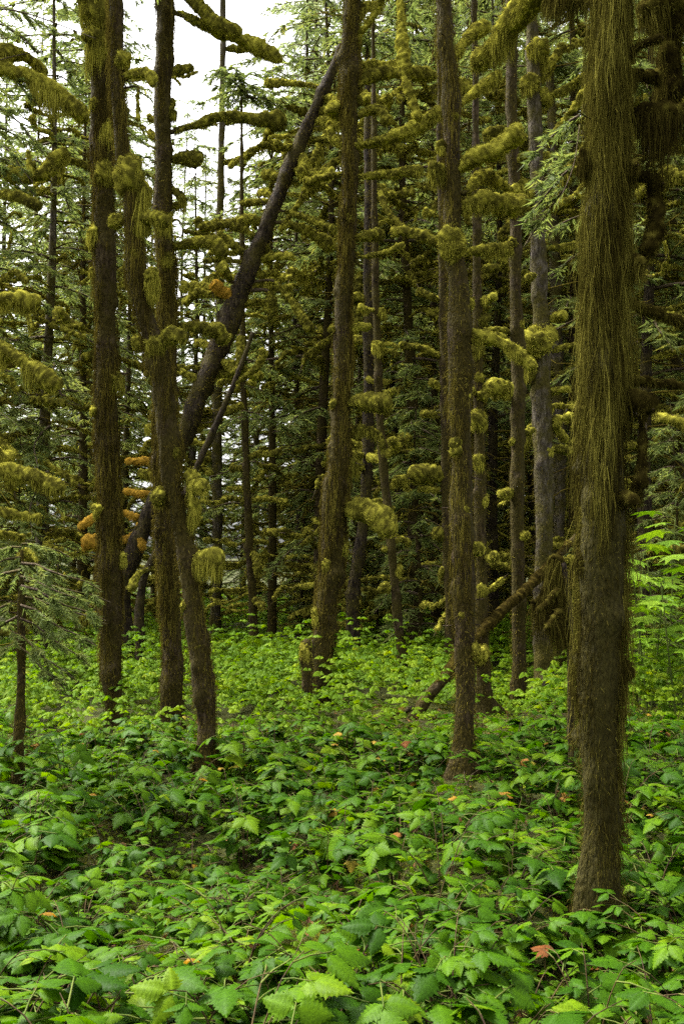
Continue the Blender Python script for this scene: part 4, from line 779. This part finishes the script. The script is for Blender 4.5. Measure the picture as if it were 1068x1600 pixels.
undergrowth('ground_leaves', ((3.2, 13.5, 15.0, .042),), 'tiny-leaved green ground cover growing on the moss between the shrubs', 'ground cover', True)

# moss carpet and little leaves on the floor
def carpet():
    g = Geo(); n = 170000; y = np.sqrt(rng.uniform(2.8 ** 2, 15 ** 2, n)); n2 = n // 2; y[:n2] = np.sqrt(rng.uniform(3.2 ** 2, 8.5 ** 2, n2)); x = rng.uniform(-.40, .40, n) * y
    keep = NOISE(np.stack([x, y, 0 * x], 1), 1.6) + 1.8 * np.array([bare(a, b) for a, b in zip(x, y)]) > rng.uniform(-.6, .9, n); x, y = x[keep], y[keep]; n = len(x)
    P = np.stack([x, y, ground_z(x, y) - .005], 1); D = unit(np.stack([rng.normal(0, .6, n), rng.normal(0, .6, n), np.ones(n)], 1))
    blades(g, P, D, rng.uniform(.015, .05, n), np.maximum(.005, y * .0009), np.clip(rng.normal(.55, .2, n), 0, 1))
    o = link('moss_carpet', g.mesh('moss_carpet', M['moss_ground'])); tag(o, 'yellow green moss carpet on the forest floor', 'moss', None, 'stuff')
carpet()

def litter():
    g = Geo(); n = 3500; y = np.sqrt(rng.uniform(3 ** 2, 14 ** 2, n)); x = rng.uniform(-.40, .40, n) * y; z = ground_z(x, y)
    a = rng.uniform(0, 6.28, n); L = rng.uniform(.02, .06, n)[:, None]; D = np.stack([np.cos(a), np.sin(a), rng.uniform(-.3, .4, n)], 1); S = np.stack([-np.sin(a), np.cos(a), rng.normal(0, .4, n)], 1)
    P = np.stack([x, y, z + .015], 1); V = np.stack([P, P + D * L * .6 + S * L * .4 + [0, 0, .01], P + D * L * 1.3, P + D * L * .6 - S * L * .4 + [0, 0, .01]], 1); b = np.arange(n)[:, None] * 4
    g.add(V, np.vstack([b + np.array([[0, 2, 1]]), b + np.array([[0, 3, 2]])]), None, np.repeat(rng.random(n), 4), 0)
    for k in range(420):
        y_ = math.sqrt(rng.uniform(9, 170)); x_ = rng.uniform(-.4, .4) * y_; a_ = rng.uniform(0, 6.28); l = rng.uniform(.15, .7); t = np.linspace(0, 1, 5)
        X = x_ + math.cos(a_) * l * t + rng.normal(0, .015, 5); Y = y_ + math.sin(a_) * l * t; tube(g, np.stack([X, Y, ground_z(X, Y) + .012 + rng.uniform(0, .12) * t], 1), np.linspace(.006, .002, 5) * rng.uniform(.6, 1.6), 4, .4, 1, False)
    o = link('leaf_litter', g.mesh('leaf_litter', [M['leaf_litter'], M['wood']], smooth=False)); tag(o, 'brown dead leaves and twigs littering the dark forest floor', 'leaf litter', None, 'stuff')
M['leaf_litter'] = leaf_mat('dead_leaf', [(0.1, (0.03, 0.014, 0.006)), (0.5, (0.08, 0.038, 0.012)), (0.9, (0.16, 0.085, 0.025))], 0.8, 0.1, 'ATT', 0.1, False)
litter()

# broad-leaved shrubs at the right edge
def palmate(seed):
    r = np.random.default_rng(seed); g = Geo(); n = 7; V = [[0, 0, 0.03]]; A = [0.0]; F = []
    rim = []
    for k in range(n):
        a = (k - (n - 1) / 2) * 0.72; L = (1.0 - 0.055 * abs(k - 3) ** 1.6) * r.uniform(.92, 1.05)
        for da, f, z, v in ((-.24, .66, -.05, 1), (-.09, .88, -.10, .4), (0, 1.0, -.16, .0), (.09, .88, -.10, .4), (.24, .66, -.05, 1)):
            rim.append(len(V)); V.append([math.cos(a + da) * L * f + .1, math.sin(a + da) * L * f, z * L]); A.append(v)
    for i in range(len(rim) - 1): F.append((0, rim[i], rim[i + 1]))
    g.add(np.array(V) * [1, 1, 1], F, None, A); return g.mesh('leaf', [M['leaf_club']], smooth=False)
PALM = [palmate(k) for k in range(3)]
for (X, y, H, nl) in [((1010 - CX) / F_PX * 12.5, 12.5, 2.35, 10), ((1055 - CX) / F_PX * 11.2, 11.2, 2.2, 10), ((1035 - CX) / F_PX * 13.5, 13.5, 2.6, 10), ((990 - CX) / F_PX * 14.5, 14.5, 2.2, 9), ((1095 - CX) / F_PX * 12.2, 12.2, 2.5, 10)]:
    z0 = float(ground_z(X, y)); root = thing('broad_leaved_shrub', (X, y, z0), 'head-high shrub with big pale palmate leaves in flat tiers beside the thick trunk', 'shrub', 'tall broad-leaved shrubs')
    g = Geo(); lv = []
    for c in range(2):
        a = rng.uniform(0, 6.28); h = H * (1 - .22 * c); P = np.array([[0, 0, -.05], [.12 * math.cos(a), .12 * math.sin(a), h * .5], [.22 * math.cos(a), .22 * math.sin(a), h]])
        C, u, q = resample(P, .1); tube(g, C, np.linspace(.014, .008, len(C)), 6, .4)
        for k in range(nl):
            i = int((.35 + .65 * (k + 1) / nl) * (len(C) - 1)); az = k * 2.4 + rng.uniform(-.3, .3); ln = rng.uniform(.22, .42)
            e = C[i] + np.array([math.cos(az) * ln, math.sin(az) * ln, .10]); tube(g, np.array([C[i], (C[i] + e) / 2 + [0, 0, .02], e]), np.array([.005, .004, .004]), 4, .4, 0, False); lv.append((e, az))
    link('stems', g.mesh('stems', M['petiole']), root)
    for e, az in lv: link('leaf', PALM[rng.integers(3)], root, tuple(e), (rng.normal(0, .15), rng.uniform(-.05, .3), az), rng.uniform(.22, .32))

# ferns
def fern_frond(seed):
    r = np.random.default_rng(seed); g = Geo(); n = 20; t = np.linspace(0, 1, n); P = np.stack([t, 0 * t, .55 * t - .62 * t ** 2], 1); tube(g, P, np.linspace(.012, .004, n), 4, .4, 1, False)
    for i in range(2, n):
        l = .24 * math.sin(math.pi * (t[i] * .82 + .16)) + .02
        for s in (1, -1):
            a = P[i]; b = a + np.array([.30 * l, s * l, -.12 * l]); w = .020
            g.add([a - [w, 0, 0], (a + b) / 2 + [w * .9, 0, .01], b, (a + b) / 2 - [w * .6, 0, 0]], [(0, 1, 3), (1, 2, 3)] if s > 0 else [(0, 3, 1), (1, 3, 2)], None, .5)
    return g.mesh('frond', [M['leaf_far'], M['petiole']], smooth=False)
FR = [fern_frond(k) for k in range(3)]
for x_, y_, d in [(405, 1045, 14.5), (440, 1010, 16.5), (395, 985, 18.5), (365, 1030, 15), (450, 975, 19.5), (540, 1020, 16)]:
    X = (x_ - CX) / F_PX * d; root = thing('fern', (X, d, float(ground_z(X, d)) + .02), 'feathery pale green fern arching out of the undergrowth', 'fern', 'ferns in the clearing', rng.uniform(0, 6))
    for k in range(9): link('frond', FR[k % 3], root, (0, 0, .05), (rng.normal(0, .1), -rng.uniform(.35, .75), k * .7 + rng.uniform(-.2, .2)), rng.uniform(.6, .9))
